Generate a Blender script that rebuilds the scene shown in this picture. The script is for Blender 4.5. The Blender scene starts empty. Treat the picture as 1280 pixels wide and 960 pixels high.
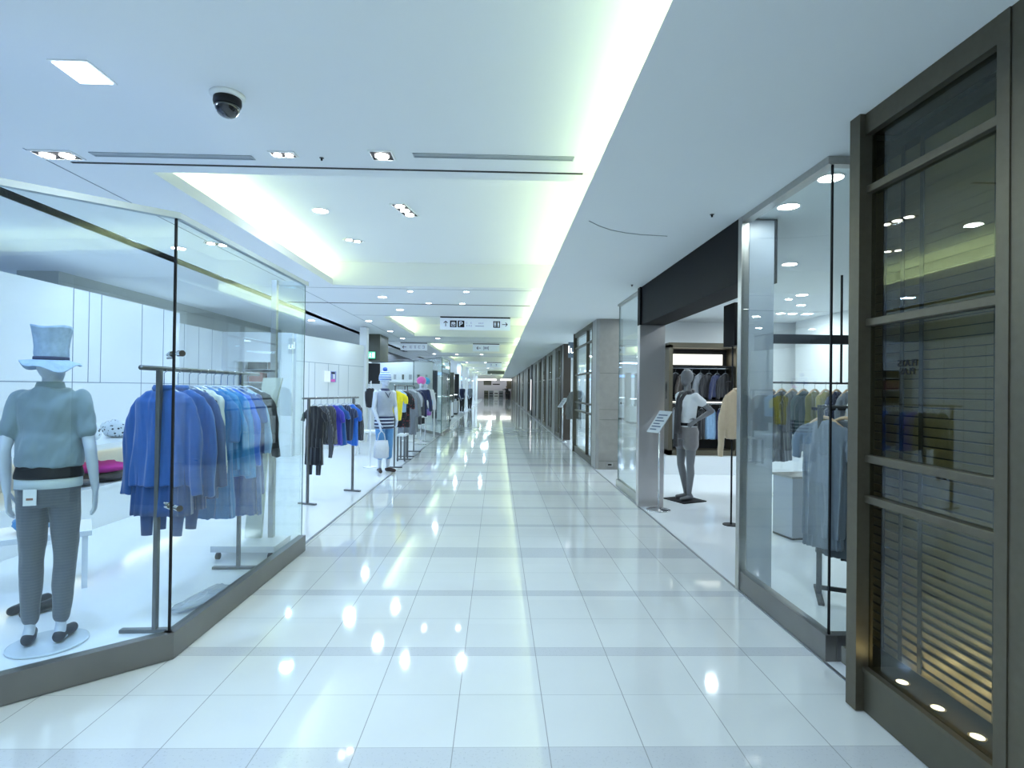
import bpy, bmesh, math, random
from mathutils import Vector, Matrix, noise
random.seed(7)
SC = bpy.context.scene
COL = SC.collection
pi = math.pi
R = math.radians

# ------------------------------------------------------------------ materials
MATS = {}
def nodes_of(m):
    m.use_nodes = True
    return m.node_tree, m.node_tree.nodes, m.node_tree.links
def mat(name, col, rough=.5, metal=0., spec=.5, var=0., scale=20., bump=0., sheen=0., coat=0., emit=None, es=0., alpha=1., trans=0.):
    if name in MATS: return MATS[name]
    m = bpy.data.materials.new(name); t, N, L = nodes_of(m)
    b = N['Principled BSDF']
    b.inputs['Base Color'].default_value = (*col, 1); b.inputs['Roughness'].default_value = rough
    b.inputs['Metallic'].default_value = metal; b.inputs['Specular IOR Level'].default_value = spec
    b.inputs['Sheen Weight'].default_value = sheen; b.inputs['Coat Weight'].default_value = coat
    b.inputs['Transmission Weight'].default_value = trans; b.inputs['Alpha'].default_value = alpha
    if emit: b.inputs['Emission Color'].default_value = (*emit, 1); b.inputs['Emission Strength'].default_value = es
    tc = N.new('ShaderNodeTexCoord'); n = N.new('ShaderNodeTexNoise'); n.inputs['Scale'].default_value = scale
    n.inputs['Detail'].default_value = 4
    L.new(tc.outputs['Object'], n.inputs['Vector'])
    if var:
        mx = N.new('ShaderNodeMix'); mx.data_type = 'RGBA'
        mx.inputs['A'].default_value = (*[max(0, c*(1-var)) for c in col], 1); mx.inputs['B'].default_value = (*[min(1, c*(1+var)) for c in col], 1)
        L.new(n.outputs['Fac'], mx.inputs['Factor']); L.new(mx.outputs['Result'], b.inputs['Base Color'])
    if bump:
        bp = N.new('ShaderNodeBump'); bp.inputs['Strength'].default_value = bump; bp.inputs['Distance'].default_value = .005
        L.new(n.outputs['Fac'], bp.inputs['Height']); L.new(bp.outputs['Normal'], b.inputs['Normal'])
    MATS[name] = m
    return m
def emat(name, col, s):
    if name in MATS: return MATS[name]
    m = bpy.data.materials.new(name); t, N, L = nodes_of(m); N.clear()
    e = N.new('ShaderNodeEmission'); e.inputs[0].default_value = (*col, 1); e.inputs[1].default_value = s
    o = N.new('ShaderNodeOutputMaterial'); L.new(e.outputs[0], o.inputs[0]); MATS[name] = m
    return m
def glassmat(name, tint, ior=1.5, boost=1.0):
    if name in MATS: return MATS[name]
    m = bpy.data.materials.new(name); t, N, L = nodes_of(m); N.clear()
    tr = N.new('ShaderNodeBsdfTransparent'); tr.inputs[0].default_value = (*tint, 1)
    gl = N.new('ShaderNodeBsdfGlossy'); gl.inputs['Roughness'].default_value = 0.0; gl.inputs[0].default_value = (.95, .98, 1, 1)
    lw = N.new('ShaderNodeLayerWeight'); lw.inputs[0].default_value = .5
    pw = N.new('ShaderNodeMath'); pw.operation = 'POWER'; pw.inputs[1].default_value = 5; L.new(lw.outputs['Facing'], pw.inputs[0])
    f0 = ((ior-1)/(ior+1))**2*boost
    fr = N.new('ShaderNodeMath'); fr.operation = 'MULTIPLY_ADD'; fr.inputs[1].default_value = 1-f0; fr.inputs[2].default_value = f0; L.new(pw.outputs[0], fr.inputs[0])
    mu = N.new('ShaderNodeMath'); mu.operation = 'MULTIPLY'; mu.inputs[1].default_value = 1.0; mu.use_clamp = True
    mx = N.new('ShaderNodeMixShader'); o = N.new('ShaderNodeOutputMaterial')
    L.new(fr.outputs[0], mu.inputs[0]); L.new(mu.outputs[0], mx.inputs[0]); L.new(tr.outputs[0], mx.inputs[1]); L.new(gl.outputs[0], mx.inputs[2])
    L.new(mx.outputs[0], o.inputs[0]); MATS[name] = m
    return m
def stripemat(name, c1, c2, scale, axis='Z', rough=.8, width=.5, wobble=0.):
    """cloth with two-colour stripes across one axis of the object"""
    if name in MATS: return MATS[name]
    m = mat(name, c1, rough, sheen=.3); t, N, L = nodes_of(m); b = N['Principled BSDF']
    tc = N.new('ShaderNodeTexCoord'); sp = N.new('ShaderNodeSeparateXYZ'); L.new(tc.outputs['Object'], sp.inputs[0])
    mu = N.new('ShaderNodeMath'); mu.operation = 'MULTIPLY'; mu.inputs[1].default_value = scale; L.new(sp.outputs[axis], mu.inputs[0])
    src = mu.outputs[0]
    if wobble:
        nz = N.new('ShaderNodeTexNoise'); nz.inputs['Scale'].default_value = 9; L.new(tc.outputs['Object'], nz.inputs['Vector'])
        ad = N.new('ShaderNodeMath'); ad.operation = 'MULTIPLY_ADD'; ad.inputs[1].default_value = wobble
        L.new(nz.outputs['Fac'], ad.inputs[0]); L.new(src, ad.inputs[2]); src = ad.outputs[0]
    f = N.new('ShaderNodeMath'); f.operation = 'FRACT'; L.new(src, f.inputs[0])
    g = N.new('ShaderNodeMath'); g.operation = 'LESS_THAN'; g.inputs[1].default_value = width; L.new(f.outputs[0], g.inputs[0])
    mx = N.new('ShaderNodeMix'); mx.data_type = 'RGBA'; mx.inputs['A'].default_value = (*c2, 1); mx.inputs['B'].default_value = (*c1, 1)
    L.new(g.outputs[0], mx.inputs['Factor']); L.new(mx.outputs['Result'], b.inputs['Base Color'])
    return m
def spotmat(name, c1, c2, scale, thr=.12):
    if name in MATS: return MATS[name]
    m = mat(name, c1, .8, sheen=.3); t, N, L = nodes_of(m); b = N['Principled BSDF']
    tc = N.new('ShaderNodeTexCoord'); v = N.new('ShaderNodeTexVoronoi'); v.inputs['Scale'].default_value = scale; L.new(tc.outputs['Object'], v.inputs['Vector'])
    g = N.new('ShaderNodeMath'); g.operation = 'LESS_THAN'; g.inputs[1].default_value = thr; L.new(v.outputs['Distance'], g.inputs[0])
    mx = N.new('ShaderNodeMix'); mx.data_type = 'RGBA'; mx.inputs['A'].default_value = (*c1, 1); mx.inputs['B'].default_value = (*c2, 1)
    L.new(g.outputs[0], mx.inputs['Factor']); L.new(mx.outputs['Result'], b.inputs['Base Color'])
    return m
def gradmat(name, c1, c2, z0, z1):
    if name in MATS: return MATS[name]
    m = mat(name, c1, .8, sheen=.3); t, N, L = nodes_of(m); b = N['Principled BSDF']
    tc = N.new('ShaderNodeTexCoord'); sp = N.new('ShaderNodeSeparateXYZ'); L.new(tc.outputs['Object'], sp.inputs[0])
    mr = N.new('ShaderNodeMapRange'); mr.inputs['From Min'].default_value = z0; mr.inputs['From Max'].default_value = z1
    L.new(sp.outputs['Z'], mr.inputs['Value'])
    mx = N.new('ShaderNodeMix'); mx.data_type = 'RGBA'; mx.inputs['A'].default_value = (*c1, 1); mx.inputs['B'].default_value = (*c2, 1)
    L.new(mr.outputs[0], mx.inputs['Factor']); L.new(mx.outputs['Result'], b.inputs['Base Color'])
    return m

def floormat():
    m = bpy.data.materials.new('polished_stone_tiles'); t, N, L = nodes_of(m); b = N['Principled BSDF']
    tc = N.new('ShaderNodeTexCoord'); sp = N.new('ShaderNodeSeparateXYZ'); L.new(tc.outputs['Object'], sp.inputs[0])
    def M(op, a, c=None, d=None):
        n = N.new('ShaderNodeMath'); n.operation = op
        for i, v in enumerate((a, c, d)):
            if v is None: continue
            if isinstance(v, (int, float)): n.inputs[i].default_value = v
            else: L.new(v, n.inputs[i])
        return n.outputs[0]
    X, Y = sp.outputs['X'], sp.outputs['Y']
    P = 2.925
    ty = M('MULTIPLY', M('FRACT', M('DIVIDE', M('SUBTRACT', Y, 2.045-29.25), P)), P)
    tx = M('MULTIPLY', M('FRACT', M('DIVIDE', M('SUBTRACT', X, .232-20.0), .4)), .4)
    def near(v, at, w): return M('LESS_THAN', M('ABSOLUTE', M('SUBTRACT', v, at)), w)
    g = M('MAXIMUM', near(tx, .0015, .0016), near(tx, .3995, .0005)); g2 = near(ty, 9, .001)
    for at in (.003, .305, .705, 1.105, 1.205, 1.61, 2.01, 2.115, 2.52): g2 = M('MAXIMUM', g2, near(ty, at, .0015))
    band = M('LESS_THAN', ty, .305)
    band = M('MAXIMUM', band, near(ty, 1.155, .05)); band = M('MAXIMUM', band, near(ty, 2.0625, .0525))
    # tone changes from tile to tile
    ix = M('FLOOR', M('DIVIDE', M('SUBTRACT', X, .232-20.0), .4)); iy = M('FLOOR', M('DIVIDE', M('SUBTRACT', Y, 2.045-29.25), .405))
    cb = N.new('ShaderNodeCombineXYZ'); L.new(ix, cb.inputs[0]); L.new(iy, cb.inputs[1])
    wn = N.new('ShaderNodeTexWhiteNoise'); wn.noise_dimensions = '3D'; L.new(cb.outputs[0], wn.inputs['Vector'])
    nz = N.new('ShaderNodeTexNoise'); nz.inputs['Scale'].default_value = 3.0; nz.inputs['Detail'].default_value = 6; L.new(tc.outputs['Object'], nz.inputs['Vector'])
    sn = N.new('ShaderNodeTexNoise'); sn.inputs['Scale'].default_value = 90.0; L.new(tc.outputs['Object'], sn.inputs['Vector'])
    f = M('MULTIPLY_ADD', wn.outputs['Value'], .35, M('MULTIPLY', nz.outputs['Fac'], .6))
    def mix(fac, a, c):
        n = N.new('ShaderNodeMix'); n.data_type = 'RGBA'; L.new(fac, n.inputs['Factor'])
        for k, v in (('A', a), ('B', c)):
            if isinstance(v, tuple): n.inputs[k].default_value = (*v, 1)
            else: L.new(v, n.inputs[k])
        return n.outputs['Result']
    tile = mix(f, (.66, .68, .67), (.75, .77, .76))
    bandc = mix(M('GREATER_THAN', sn.outputs['Fac'], .64), (.58, .60, .62), (.50, .52, .54))
    c = mix(band, tile, bandc); c = mix(g2, c, (.42, .44, .45)); c = mix(g, c, (.34, .35, .35))
    L.new(c, b.inputs['Base Color'])
    b.inputs['Roughness'].default_value = .05
    ro = M('MULTIPLY_ADD', nz.outputs['Fac'], .05, .03); L.new(ro, b.inputs['Roughness'])
    b.inputs['IOR'].default_value = 1.75
    bp = N.new('ShaderNodeBump'); bp.inputs['Strength'].default_value = .03; bp.inputs['Distance'].default_value = .01
    n2 = N.new('ShaderNodeTexNoise'); n2.inputs['Scale'].default_value = 1.6; L.new(tc.outputs['Object'], n2.inputs['Vector'])
    L.new(n2.outputs['Fac'], bp.inputs['Height']); L.new(bp.outputs['Normal'], b.inputs['Normal'])
    return m

M_white = mat('white_paint', (.80, .82, .83), .55, var=.02, scale=2)
M_ceil = mat('ceiling_paint', (.82, .84, .86), .7, var=.015, scale=1.2)
M_ceil_r = mat('soffit_paint', (.76, .79, .80), .7, var=.02, scale=1.2)
M_panel = mat('gloss_white_panel', (.80, .83, .86), .22, var=.02, scale=1.5)
M_shopfloor = mat('gloss_white_resin_floor', (.84, .87, .90), .10, var=.02, scale=1)
M_steel = mat('brushed_steel', (.46, .45, .43), .28, 1., var=.12, scale=40, bump=.05)
M_steeld = mat('bronze_steel', (.125, .110, .080), .42, .7, var=.15, scale=30)
M_kick = mat('olive_metal_panel', (.10, .092, .066), .4, .5, var=.12, scale=12)
M_stone = mat('grey_stone_cladding', (.19, .182, .165), .35, var=.18, scale=14, bump=.1)
M_stone2 = mat('pale_grey_stone', (.28, .27, .25), .32, var=.15, scale=10, bump=.1)
M_black = mat('black_lacquer', (.010, .010, .012), .5, spec=.25, var=.1)
M_blackm = mat('black_matte', (.02, .02, .022), .7, var=.1)
M_rack = mat('grey_rack_metal', (.17, .175, .18), .35, .7, var=.08)
M_chrome = mat('chrome', (.75, .76, .78), .12, 1., var=.03)
M_olive = mat('dark_olive_wall', (.10, .10, .075), .5, var=.12, scale=6)
M_wood = mat('pale_hanger_wood', (.62, .43, .27), .45, var=.2, scale=30)
M_glass = glassmat('clear_glass', (.955, .985, .975), 1.45, 1.0)
M_glasst = glassmat('tinted_glass', (.66, .67, .57), 1.6, 1.0)
M_edge = mat('glass_edge_green', (.10, .16, .15), .2)
M_lamp = emat('lamp_white', (1, 1, .97), 30)
M_lampb = emat('lamp_cool', (.88, .95, 1), 25)
M_uplight = emat('lamp_warm', (1, .93, .78), 7)
M_skin = mat('white_mannequin', (.60, .66, .76), .4, var=.03)
M_skingrey = mat('grey_mannequin', (.16, .165, .18), .5, var=.06)

# ------------------------------------------------------------------ mesh helpers
class MB:
    def __init__(s): s.v = []; s.f = []
    def add(s, vs, fs):
        n = len(s.v); s.v += [tuple(v) for v in vs]; s.f += [tuple(i+n for i in f) for f in fs]; return s
    def box(s, x0, x1, y0, y1, z0, z1):
        if x0 > x1: x0, x1 = x1, x0
        if y0 > y1: y0, y1 = y1, y0
        if z0 > z1: z0, z1 = z1, z0
        return s.add([(x0,y0,z0),(x1,y0,z0),(x1,y1,z0),(x0,y1,z0),(x0,y0,z1),(x1,y0,z1),(x1,y1,z1),(x0,y1,z1)],
              [(0,3,2,1),(4,5,6,7),(0,1,5,4),(1,2,6,5),(2,3,7,6),(3,0,4,7)])
    def prism(s, poly, z0, z1):
        a = sum(poly[i][0]*poly[(i+1) % len(poly)][1]-poly[(i+1) % len(poly)][0]*poly[i][1] for i in range(len(poly)))
        if a < 0: poly = poly[::-1]
        n = len(poly)
        return s.add([(x,y,z0) for x,y in poly]+[(x,y,z1) for x,y in poly],
              [tuple(range(n-1,-1,-1)), tuple(range(n,2*n))]+[(i,(i+1)%n,n+(i+1)%n,n+i) for i in range(n)])
    def wall(s, a, b, t, z0, z1):
        """vertical slab from a to b (xy), thickness t to the left of a->b"""
        d = Vector((b[0]-a[0], b[1]-a[1])).normalized(); n = Vector((-d.y, d.x))*t
        return s.prism([a, b, (b[0]+n.x, b[1]+n.y), (a[0]+n.x, a[1]+n.y)], z0, z1)
    def loft(s, rings, cap=True):
        n = len(rings[0]); vs = [p for r in rings for p in r]; fs = []
        for k in range(len(rings)-1):
            for i in range(n): fs.append((k*n+i, k*n+(i+1)%n, (k+1)*n+(i+1)%n, (k+1)*n+i))
        if cap: fs.append(tuple(range(n-1,-1,-1))); fs.append(tuple((len(rings)-1)*n+i for i in range(n)))
        return s.add(vs, fs)
    def tube(s, pts, r, n=10, flat=1.0):
        """closed tube through pts, r number or list; flat squashes across"""
        pts = [Vector(p) for p in pts]; rs = r if isinstance(r, (list, tuple)) else [r]*len(pts)
        rings = []; up = None
        for i, p in enumerate(pts):
            d = (pts[min(i+1, len(pts)-1)]-pts[max(i-1, 0)]).normalized()
            if up is None:
                up = Vector((0, 0, 1)) if abs(d.z) < .9 else Vector((1, 0, 0))
            a = (up-d*up.dot(d)).normalized(); c = d.cross(a); up = a
            rings.append([p+(a*math.cos(2*pi*k/n)+c*math.sin(2*pi*k/n)*flat)*rs[i] for k in range(n)])
        return s.loft(rings)
    def cyl(s, c, r, z0, z1, n=24, r2=None):
        r2 = r if r2 is None else r2
        return s.loft([[(c[0]+r*math.cos(2*pi*k/n), c[1]+r*math.sin(2*pi*k/n), z0) for k in range(n)],
                       [(c[0]+r2*math.cos(2*pi*k/n), c[1]+r2*math.sin(2*pi*k/n), z1) for k in range(n)]])
    def lathe(s, c, prof, n=28, sx=1., sy=1.):
        return s.loft([[(c[0]+r*sx*math.cos(2*pi*k/n), c[1]+r*sy*math.sin(2*pi*k/n), z) for k in range(n)] for r, z in prof])
    def ell(s, c, r, n=16, m=10):
        rings = []
        for j in range(m+1):
            th = pi*(j+.001)/(m+.002); 
            rings.append([(c[0]+r[0]*math.sin(th)*math.cos(2*pi*k/n), c[1]+r[1]*math.sin(th)*math.sin(2*pi*k/n), c[2]-r[2]*math.cos(th)) for k in range(n)])
        return s.loft(rings)
    def cap(s, p0, r0, p1, r1, n=12):
        """tapered capsule"""
        p0, p1 = Vector(p0), Vector(p1); d = p1-p0; L = d.length; d = d.normalized()
        pts = []; rs = []
        for k in range(4): a = pi/2*(k+.15)/4; pts.append(p0-d*r0*math.cos(a)); rs.append(r0*math.sin(a))
        pts.append(p0); rs.append(r0); pts.append(p1); rs.append(r1)
        for k in range(3, -1, -1): a = pi/2*(k+.15)/4; pts.append(p1+d*r1*math.cos(a)); rs.append(r1*math.sin(a))
        return s.tube(pts, rs, n)
    def chain(s, pts, rs, n=12):
        for i in range(len(pts)-1): s.cap(pts[i], rs[i], pts[i+1], rs[i+1], n)
        return s
    def build(s, name, m, parent=None, smooth=False, bevel=0., voxel=0., loc=None, rz=0., relax=4, wrinkle=None):
        me = bpy.data.meshes.new(name); me.from_pydata(s.v, [], s.f); me.update()
        o = bpy.data.objects.new(name, me); COL.objects.link(o)
        if loc is not None: o.location = loc
        o.rotation_euler.z = rz
        bm = bmesh.new(); bm.from_mesh(me); bmesh.ops.recalc_face_normals(bm, faces=bm.faces); bm.to_mesh(me); bm.free()
        if voxel or bevel:
            if voxel:
                md = o.modifiers.new('r', 'REMESH'); md.mode = 'VOXEL'; md.voxel_size = voxel
                if relax: ms = o.modifiers.new('s', 'SMOOTH'); ms.iterations = relax; ms.factor = .5
            else:
                md = o.modifiers.new('b', 'BEVEL'); md.width = bevel; md.segments = 2; md.limit_method = 'ANGLE'
            dg = bpy.context.evaluated_depsgraph_get(); dg.update()
            me2 = bpy.data.meshes.new_from_object(o.evaluated_get(dg)); o.modifiers.clear(); o.data = me2; me2.name = name
            bpy.data.meshes.remove(me); me = me2
        if wrinkle:   # fabric folds: amplitude, across frequency, down frequency, seed
            am, fx, fz, sd = wrinkle; me.update()
            off = [v.normal*am*(noise.noise(Vector((v.co.x*fx+sd*3.1, v.co.y*fx, v.co.z*fz)))+.5*noise.noise(Vector((v.co.x*fx*2.1+v.co.z*fz, v.co.y*fx*2, v.co.z*fz*1.5+sd)))) for v in me.vertices]
            for v, q_ in zip(me.vertices, off): v.co += q_
            me.update()
        me.materials.clear(); me.materials.append(m)
        if smooth or voxel:
            for p in me.polygons: p.use_smooth = True
        if parent: o.parent = parent
        return o
def B(name, m, parent, *boxes, **k):
    b = MB()
    for q in boxes: b.box(*q)
    return b.build(name, m, parent, **k)
def empty(name, label, cat, loc=(0,0,0), rz=0., group=None):
    o = bpy.data.objects.new(name, None); COL.objects.link(o); o.location = loc; o.rotation_euler.z = rz; o.empty_display_size = .1
    o['label'] = label; o['category'] = cat
    if group: o['group'] = group
    return o
def tag(o, label, cat, group=None, kind=None):
    o['label'] = label; o['category'] = cat
    if group: o['group'] = group
    if kind: o['kind'] = kind
    return o
def struct(o, label=None, cat=None):
    o['kind'] = 'structure'
    if label: o['label'] = label
    if cat: o['category'] = cat
    return o
def dup(root, loc, rz=None, label=None, group=None):
    r = root.copy(); COL.objects.link(r); r.location = loc
    if rz is not None: r.rotation_euler.z = rz
    if label: r['label'] = label
    if group: r['group'] = group
    def rec(a, b):
        for ch in list(a.children):
            c = ch.copy(); COL.objects.link(c); c.parent = b; rec(ch, c)
    rec(root, r)
    return r
ORD = ['first','second','third','fourth','fifth','sixth','seventh','eighth','ninth','tenth','eleventh','twelfth','thirteenth','fourteenth','fifteenth','sixteenth','seventeenth','eighteenth']
def area(loc, sx, sy, power, col, rot=(0,0,0), spread=180):
    l = bpy.data.lights.new('light', 'AREA'); l.shape = 'RECTANGLE'; l.size = sx; l.size_y = sy; l.energy = power; l.color = col; l.spread = R(spread)
    o = bpy.data.objects.new('light', l); COL.objects.link(o); o.location = loc; o.rotation_euler = rot
    return o
COOL = (.56, .79, 1.0); CYAN = (.80, .95, 1.0); LIME = (.82, 1.0, .52); NEUT = (.78, .94, 1.0); BLUE = (.36, .58, 1.0)
ZC = 3.12   # corridor ceiling
ZS = 2.82   # soffit over the right-hand shops

# ------------------------------------------------------------------ SETTING
fl = MB().box(-14, 1.83, -4, 88, -.05, 0).build('floor', floormat()); struct(fl, 'polished pale stone tile floor of the shopping corridor', 'floor')
o = MB().prism([(-14,-7.4),(-4.2,1.0),(-1.80,3.10),(-1.80,88),(-14,88)], -.05, .004).build('floor_left', M_shopfloor); struct(o, 'glossy white floor of the left shops', 'floor')
o = MB().box(1.83, 12, -4, 88, -.05, .004).build('floor_right', M_shopfloor); struct(o, 'glossy white floor of the right shops', 'floor')
M_strip = mat('floor_edge_metal', (.33, .34, .36), .35, .7)
o = MB().box(-1.82, -1.795, 5.15, 80, -.02, .006).build('trim_1', M_strip); struct(o, 'thin metal strip edging the left shop floor', 'trim')
o = MB().box(1.822, 1.84, -3, 80, -.02, .006).build('trim_2', M_strip); struct(o, 'thin metal strip edging the right shop floor', 'trim')

coffers = [(4.35, 9.05), (13.0, 17.9), (20.8, 26.2), (29.5, 34.5), (38, 44), (48, 54), (58, 64), (68, 73)]
slots = [(-2, 17.9), (20.6, 26), (30, 38)]
cm = MB()
XL, XR, T = -2.68, 1.05, .06
cm.box(-14, -4.33, -4, 88, ZC, ZC+T)
cm.box(-4.15, XL, -4, 88, ZC, ZC+T)
py = -4
for a, b in slots: cm.box(-4.33, -4.15, py, a, ZC, ZC+T); py = b
cm.box(-4.33, -4.15, py, 88, ZC, ZC+T)
# black cross slots at Y 4.2 and 11.0 are cut through the beams
xs = [(4.178, 4.195), (10.95, 11.0), (19.97, 20.0), (28.5, 28.53)]
py = -4
for a, b in coffers:
    y = py
    for s0, s1 in xs:
        if y < s0 < a: cm.box(XL, XR, y, s0, ZC, ZC+T); y = s1
    cm.box(XL, XR, y, a, ZC, ZC+T); py = b
cm.box(XL, XR, py, 88, ZC, ZC+T)
ceil = cm.build('ceiling', M_ceil); struct(ceil, 'white corridor ceiling with beams between lit coffers', 'ceiling')
q = MB()
for a, b in xs: q.box(-3.15 if a < 5 else -4.1, .62, a-.003, b+.003, ZC-.004, ZC+.05)
for a, b in slots: q.box(-4.33, -4.15, a, b, ZC+.10, ZC+.12); q.box(-4.35, -4.33, a, b, ZC, ZC+.12); q.box(-4.15, -4.13, a, b, ZC+T, ZC+.12)
o = q.build('ceiling_slots', M_blackm); struct(o, 'black recessed slots in the corridor ceiling', 'ceiling')
q = MB()
q.box(-3.31, -3.30, 3.95, 40, ZC-.002, ZC+.002); q.box(-3.3, .55, 9.28, 9.295, ZC-.002, ZC+.002)
q.box(-3.3, .55, 12.8, 12.812, ZC-.002, ZC+.002); q.box(-3.3, .55, 18.3, 18.32, ZC-.002, ZC+.002); q.box(-3.3, .55, 20.5, 20.52, ZC-.002, ZC+.002)
o = q.build('trim_3', mat('ceiling_joint', (.22, .24, .27), .8)); struct(o, 'thin dark joints in the corridor ceiling', 'trim')
for i, (a, b) in enumerate(coffers):
    q = MB(); z1 = 3.50
    q.box(XL-.35, XR+.02, a-.02, b+.02, z1, z1+.05)
    q.box(XL-.37, XL-.33, a-.02, b+.02, ZC+T, z1); q.box(XR, XR+.04, a, b, ZS+.1, z1)
    q.box(XL-.35, XR, a-.04, a, ZC+T, z1); q.box(XL-.35, XR, b, b+.04, ZC+T, z1)
    q.box(XL, XL+.012, a+.001, b-.001, ZC+.001, ZC+.10)
    o = q.build('ceiling_coffer', M_ceil); struct(o, '%s lit ceiling coffer from the camera' % ORD[i], 'ceiling')
    pw = 6.8*(b-a)
    area((XL-.2, (a+b)/2, ZC+.10), .06, b-a-.1, pw*.85, LIME, (pi, 0, 0))
s = MB(); s.box(.60, 12, -4, 88, ZS, ZS+.05); s.add([(.575,-4,ZS),(.60,-4,ZS),(.60,-4,ZS+.05),(.575,88,ZS),(.60,88,ZS),(.60,88,ZS+.05)], [(0,2,1),(3,4,5),(0,3,5,2),(0,1,4,3),(1,2,5,4)])
o = s.build('ceiling_soffit', M_ceil_r); struct(o, 'lowered grey white soffit along the right shops', 'ceiling')
o = MB().box(XR, XR+.04, -4, 88, ZS+.06, ZC+.06).build('trim_4', M_ceil); struct(o)
for y0, y1 in ((-3, 4.2), (4.3, 9.1), (9.1, 13), (13, 18), (18, 26), (26, 36), (36, 48), (48, 62), (62, 78)):
    area((.86, (y0+y1)/2, ZS+.085), .07, y1-y0, 5.2*(y1-y0), LIME, (pi, 0, 0))
# curved hairline groove and sprinkler heads in the soffit
pts = [(.70, 4.365), (.80, 4.49), (.92, 4.60), (1.05, 4.67), (1.2, 4.72), (1.435, 4.75)]
o = MB().tube([(x, y, ZS-.001) for x, y in pts], .004, 6).build('trim_5', mat('groove', (.3, .33, .33), .8)); struct(o, 'curved hairline groove in the right soffit', 'trim')
for nm, x, y, z, lab in (('sprinkler_head', 1.588, 4.144, ZS, 'small dark sprinkler in the soffit before the black fascia'),
                      ('sprinkler_head', 1.674, 6.998, ZS, 'small dark sprinkler in the soffit above the steel pillar'),
                      ('sprinkler_head', -1.27, 4.0, ZC, 'small dark sprinkler in the ceiling between two lamps near the vents')):
    e = empty(nm, lab, 'sprinkler', (x, y, z), group='sprinklers')
    MB().cyl((0, 0), .016, -.004, -.0005).build('rim', M_rack, e); MB().cyl((0, 0), .007, -.02, -.004, 12).build('nozzle', M_black, e)

# left shop walls -----------------------------------------------------------
ZW = 2.6
M_joint = mat('panel_joint', (.22, .28, .36), .7)
def panelwall(name, a, b, z1, label, vj=(), hj=(1.5,), t=.12, z0=0.):
    w = MB().wall(a, b, t, z0, z1).build(name, M_panel); struct(w, label, 'wall')
    d = Vector((b[0]-a[0], b[1]-a[1])); L = d.length; d.normalize(); n = Vector((d.y, -d.x))*.002
    q = MB()
    for u, za, zb in vj:
        p = Vector(a)+d*u; q.wall((p.x+n.x, p.y+n.y), (p.x+n.x+d.x*.011, p.y+n.y+d.y*.011), .004, za, zb)
    for h in hj: q.wall((a[0]+n.x, a[1]+n.y), (b[0]+n.x, b[1]+n.y), .004, h, h+.010)
    if q.v: q.build('panel_joints', M_joint, w)
    return w
struct(MB().box(-7.0, -6.4, 8.3, 17, 0, ZC).box(-6.39, -6.38, 8.3, 17, 2.98, 2.99).build('wall_left_bulkhead', mat('beige_grey_wall', (.50, .52, .50), .6)), 'beige grey wall above the white cupboards', 'wall')
panelwall('wall_left', (-4.95, 4.0), (-4.95, 8.7), ZW, 'glossy white panelled back wall of the left shop',
          vj=[(y-4, 1.5, ZW) for y in (5.63, 6.64, 6.89, 7.1, 7.9, 8.4)]+[(y-4, .85, 1.5) for y in (5.63, 6.64, 7.9)])
panelwall('wall_left_rear', (-5.75, 8.9), (-5.75, 11.8), ZW, 'white cupboard wall set back behind the blue clothes rack', vj=[(.5*k, 0, ZW) for k in range(1, 6)], hj=(1.5,))
o = MB().box(-5.85, -4.95, 8.72, 8.82, 0, ZW).build('wall_left_return', M_panel); struct(o)
# wall facing the camera with open doorway to shelves
w = MB().box(-5.75, -5.45, 11.8, 11.9, 0, ZW).box(-4.55, -4.3, 11.8, 11.9, 0, ZW).box(-5.45, -4.55, 11.8, 11.9, 1.98, ZW).build('wall_left_front', M_panel)
struct(w, 'white wall with an open store cupboard behind the blue clothes rack', 'wall')
B('door_frame', M_white, w, (-5.47,-5.43,11.77,11.83,0,2.0), (-4.57,-4.53,11.77,11.83,0,2.0), (-5.47,-4.53,11.77,11.83,1.98,2.02))
panelwall('wall_left_angled', (-4.3, 12.05), (-3.62, 15.2), ZW, 'angled white panelled wall behind the second clothes rack', vj=[(u, 0, 2.02) for u in (.5, .75, 1.35, 1.85)]+[(2.35,0,2.02)], hj=(2.02,), t=.12)
e = struct(MB().box(-14, -13.9, -4, 40, 0, ZC).build('wall_far_left', M_white), 'plain white wall at the far left', 'wall')
# poster and pale door in the angled wall
d = Vector((.68, 3.15)).normalized(); ang = math.atan2(d.y, d.x)
e = empty('poster', 'small white blue and magenta picture on the angled white wall', 'poster', (-4.3+d.x*1.4+.02, 12.05+d.y*1.4, 1.72), ang)
B('backing', emat('poster_backlight', (.75, .95, 1), 1.1), e, (-.27, .0, -.012, -.004, -.13, .13))
B('backing', mat('poster_blue', (.25, .3, .6), .5), e, (.0, .27, -.012, -.004, -.13, .13))
B('print', mat('poster_pink', (.8, .15, .55), .5), e, (0.02, .22, -.016, -.012, -.12, -.06))
B('print', mat('poster_white', (.85, .85, .9), .5), e, (0.12, .20, -.016, -.012, -.05, .06))
B('print', M_black, e, (0.04, .2, -.016, -.012, .07, .11))
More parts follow.
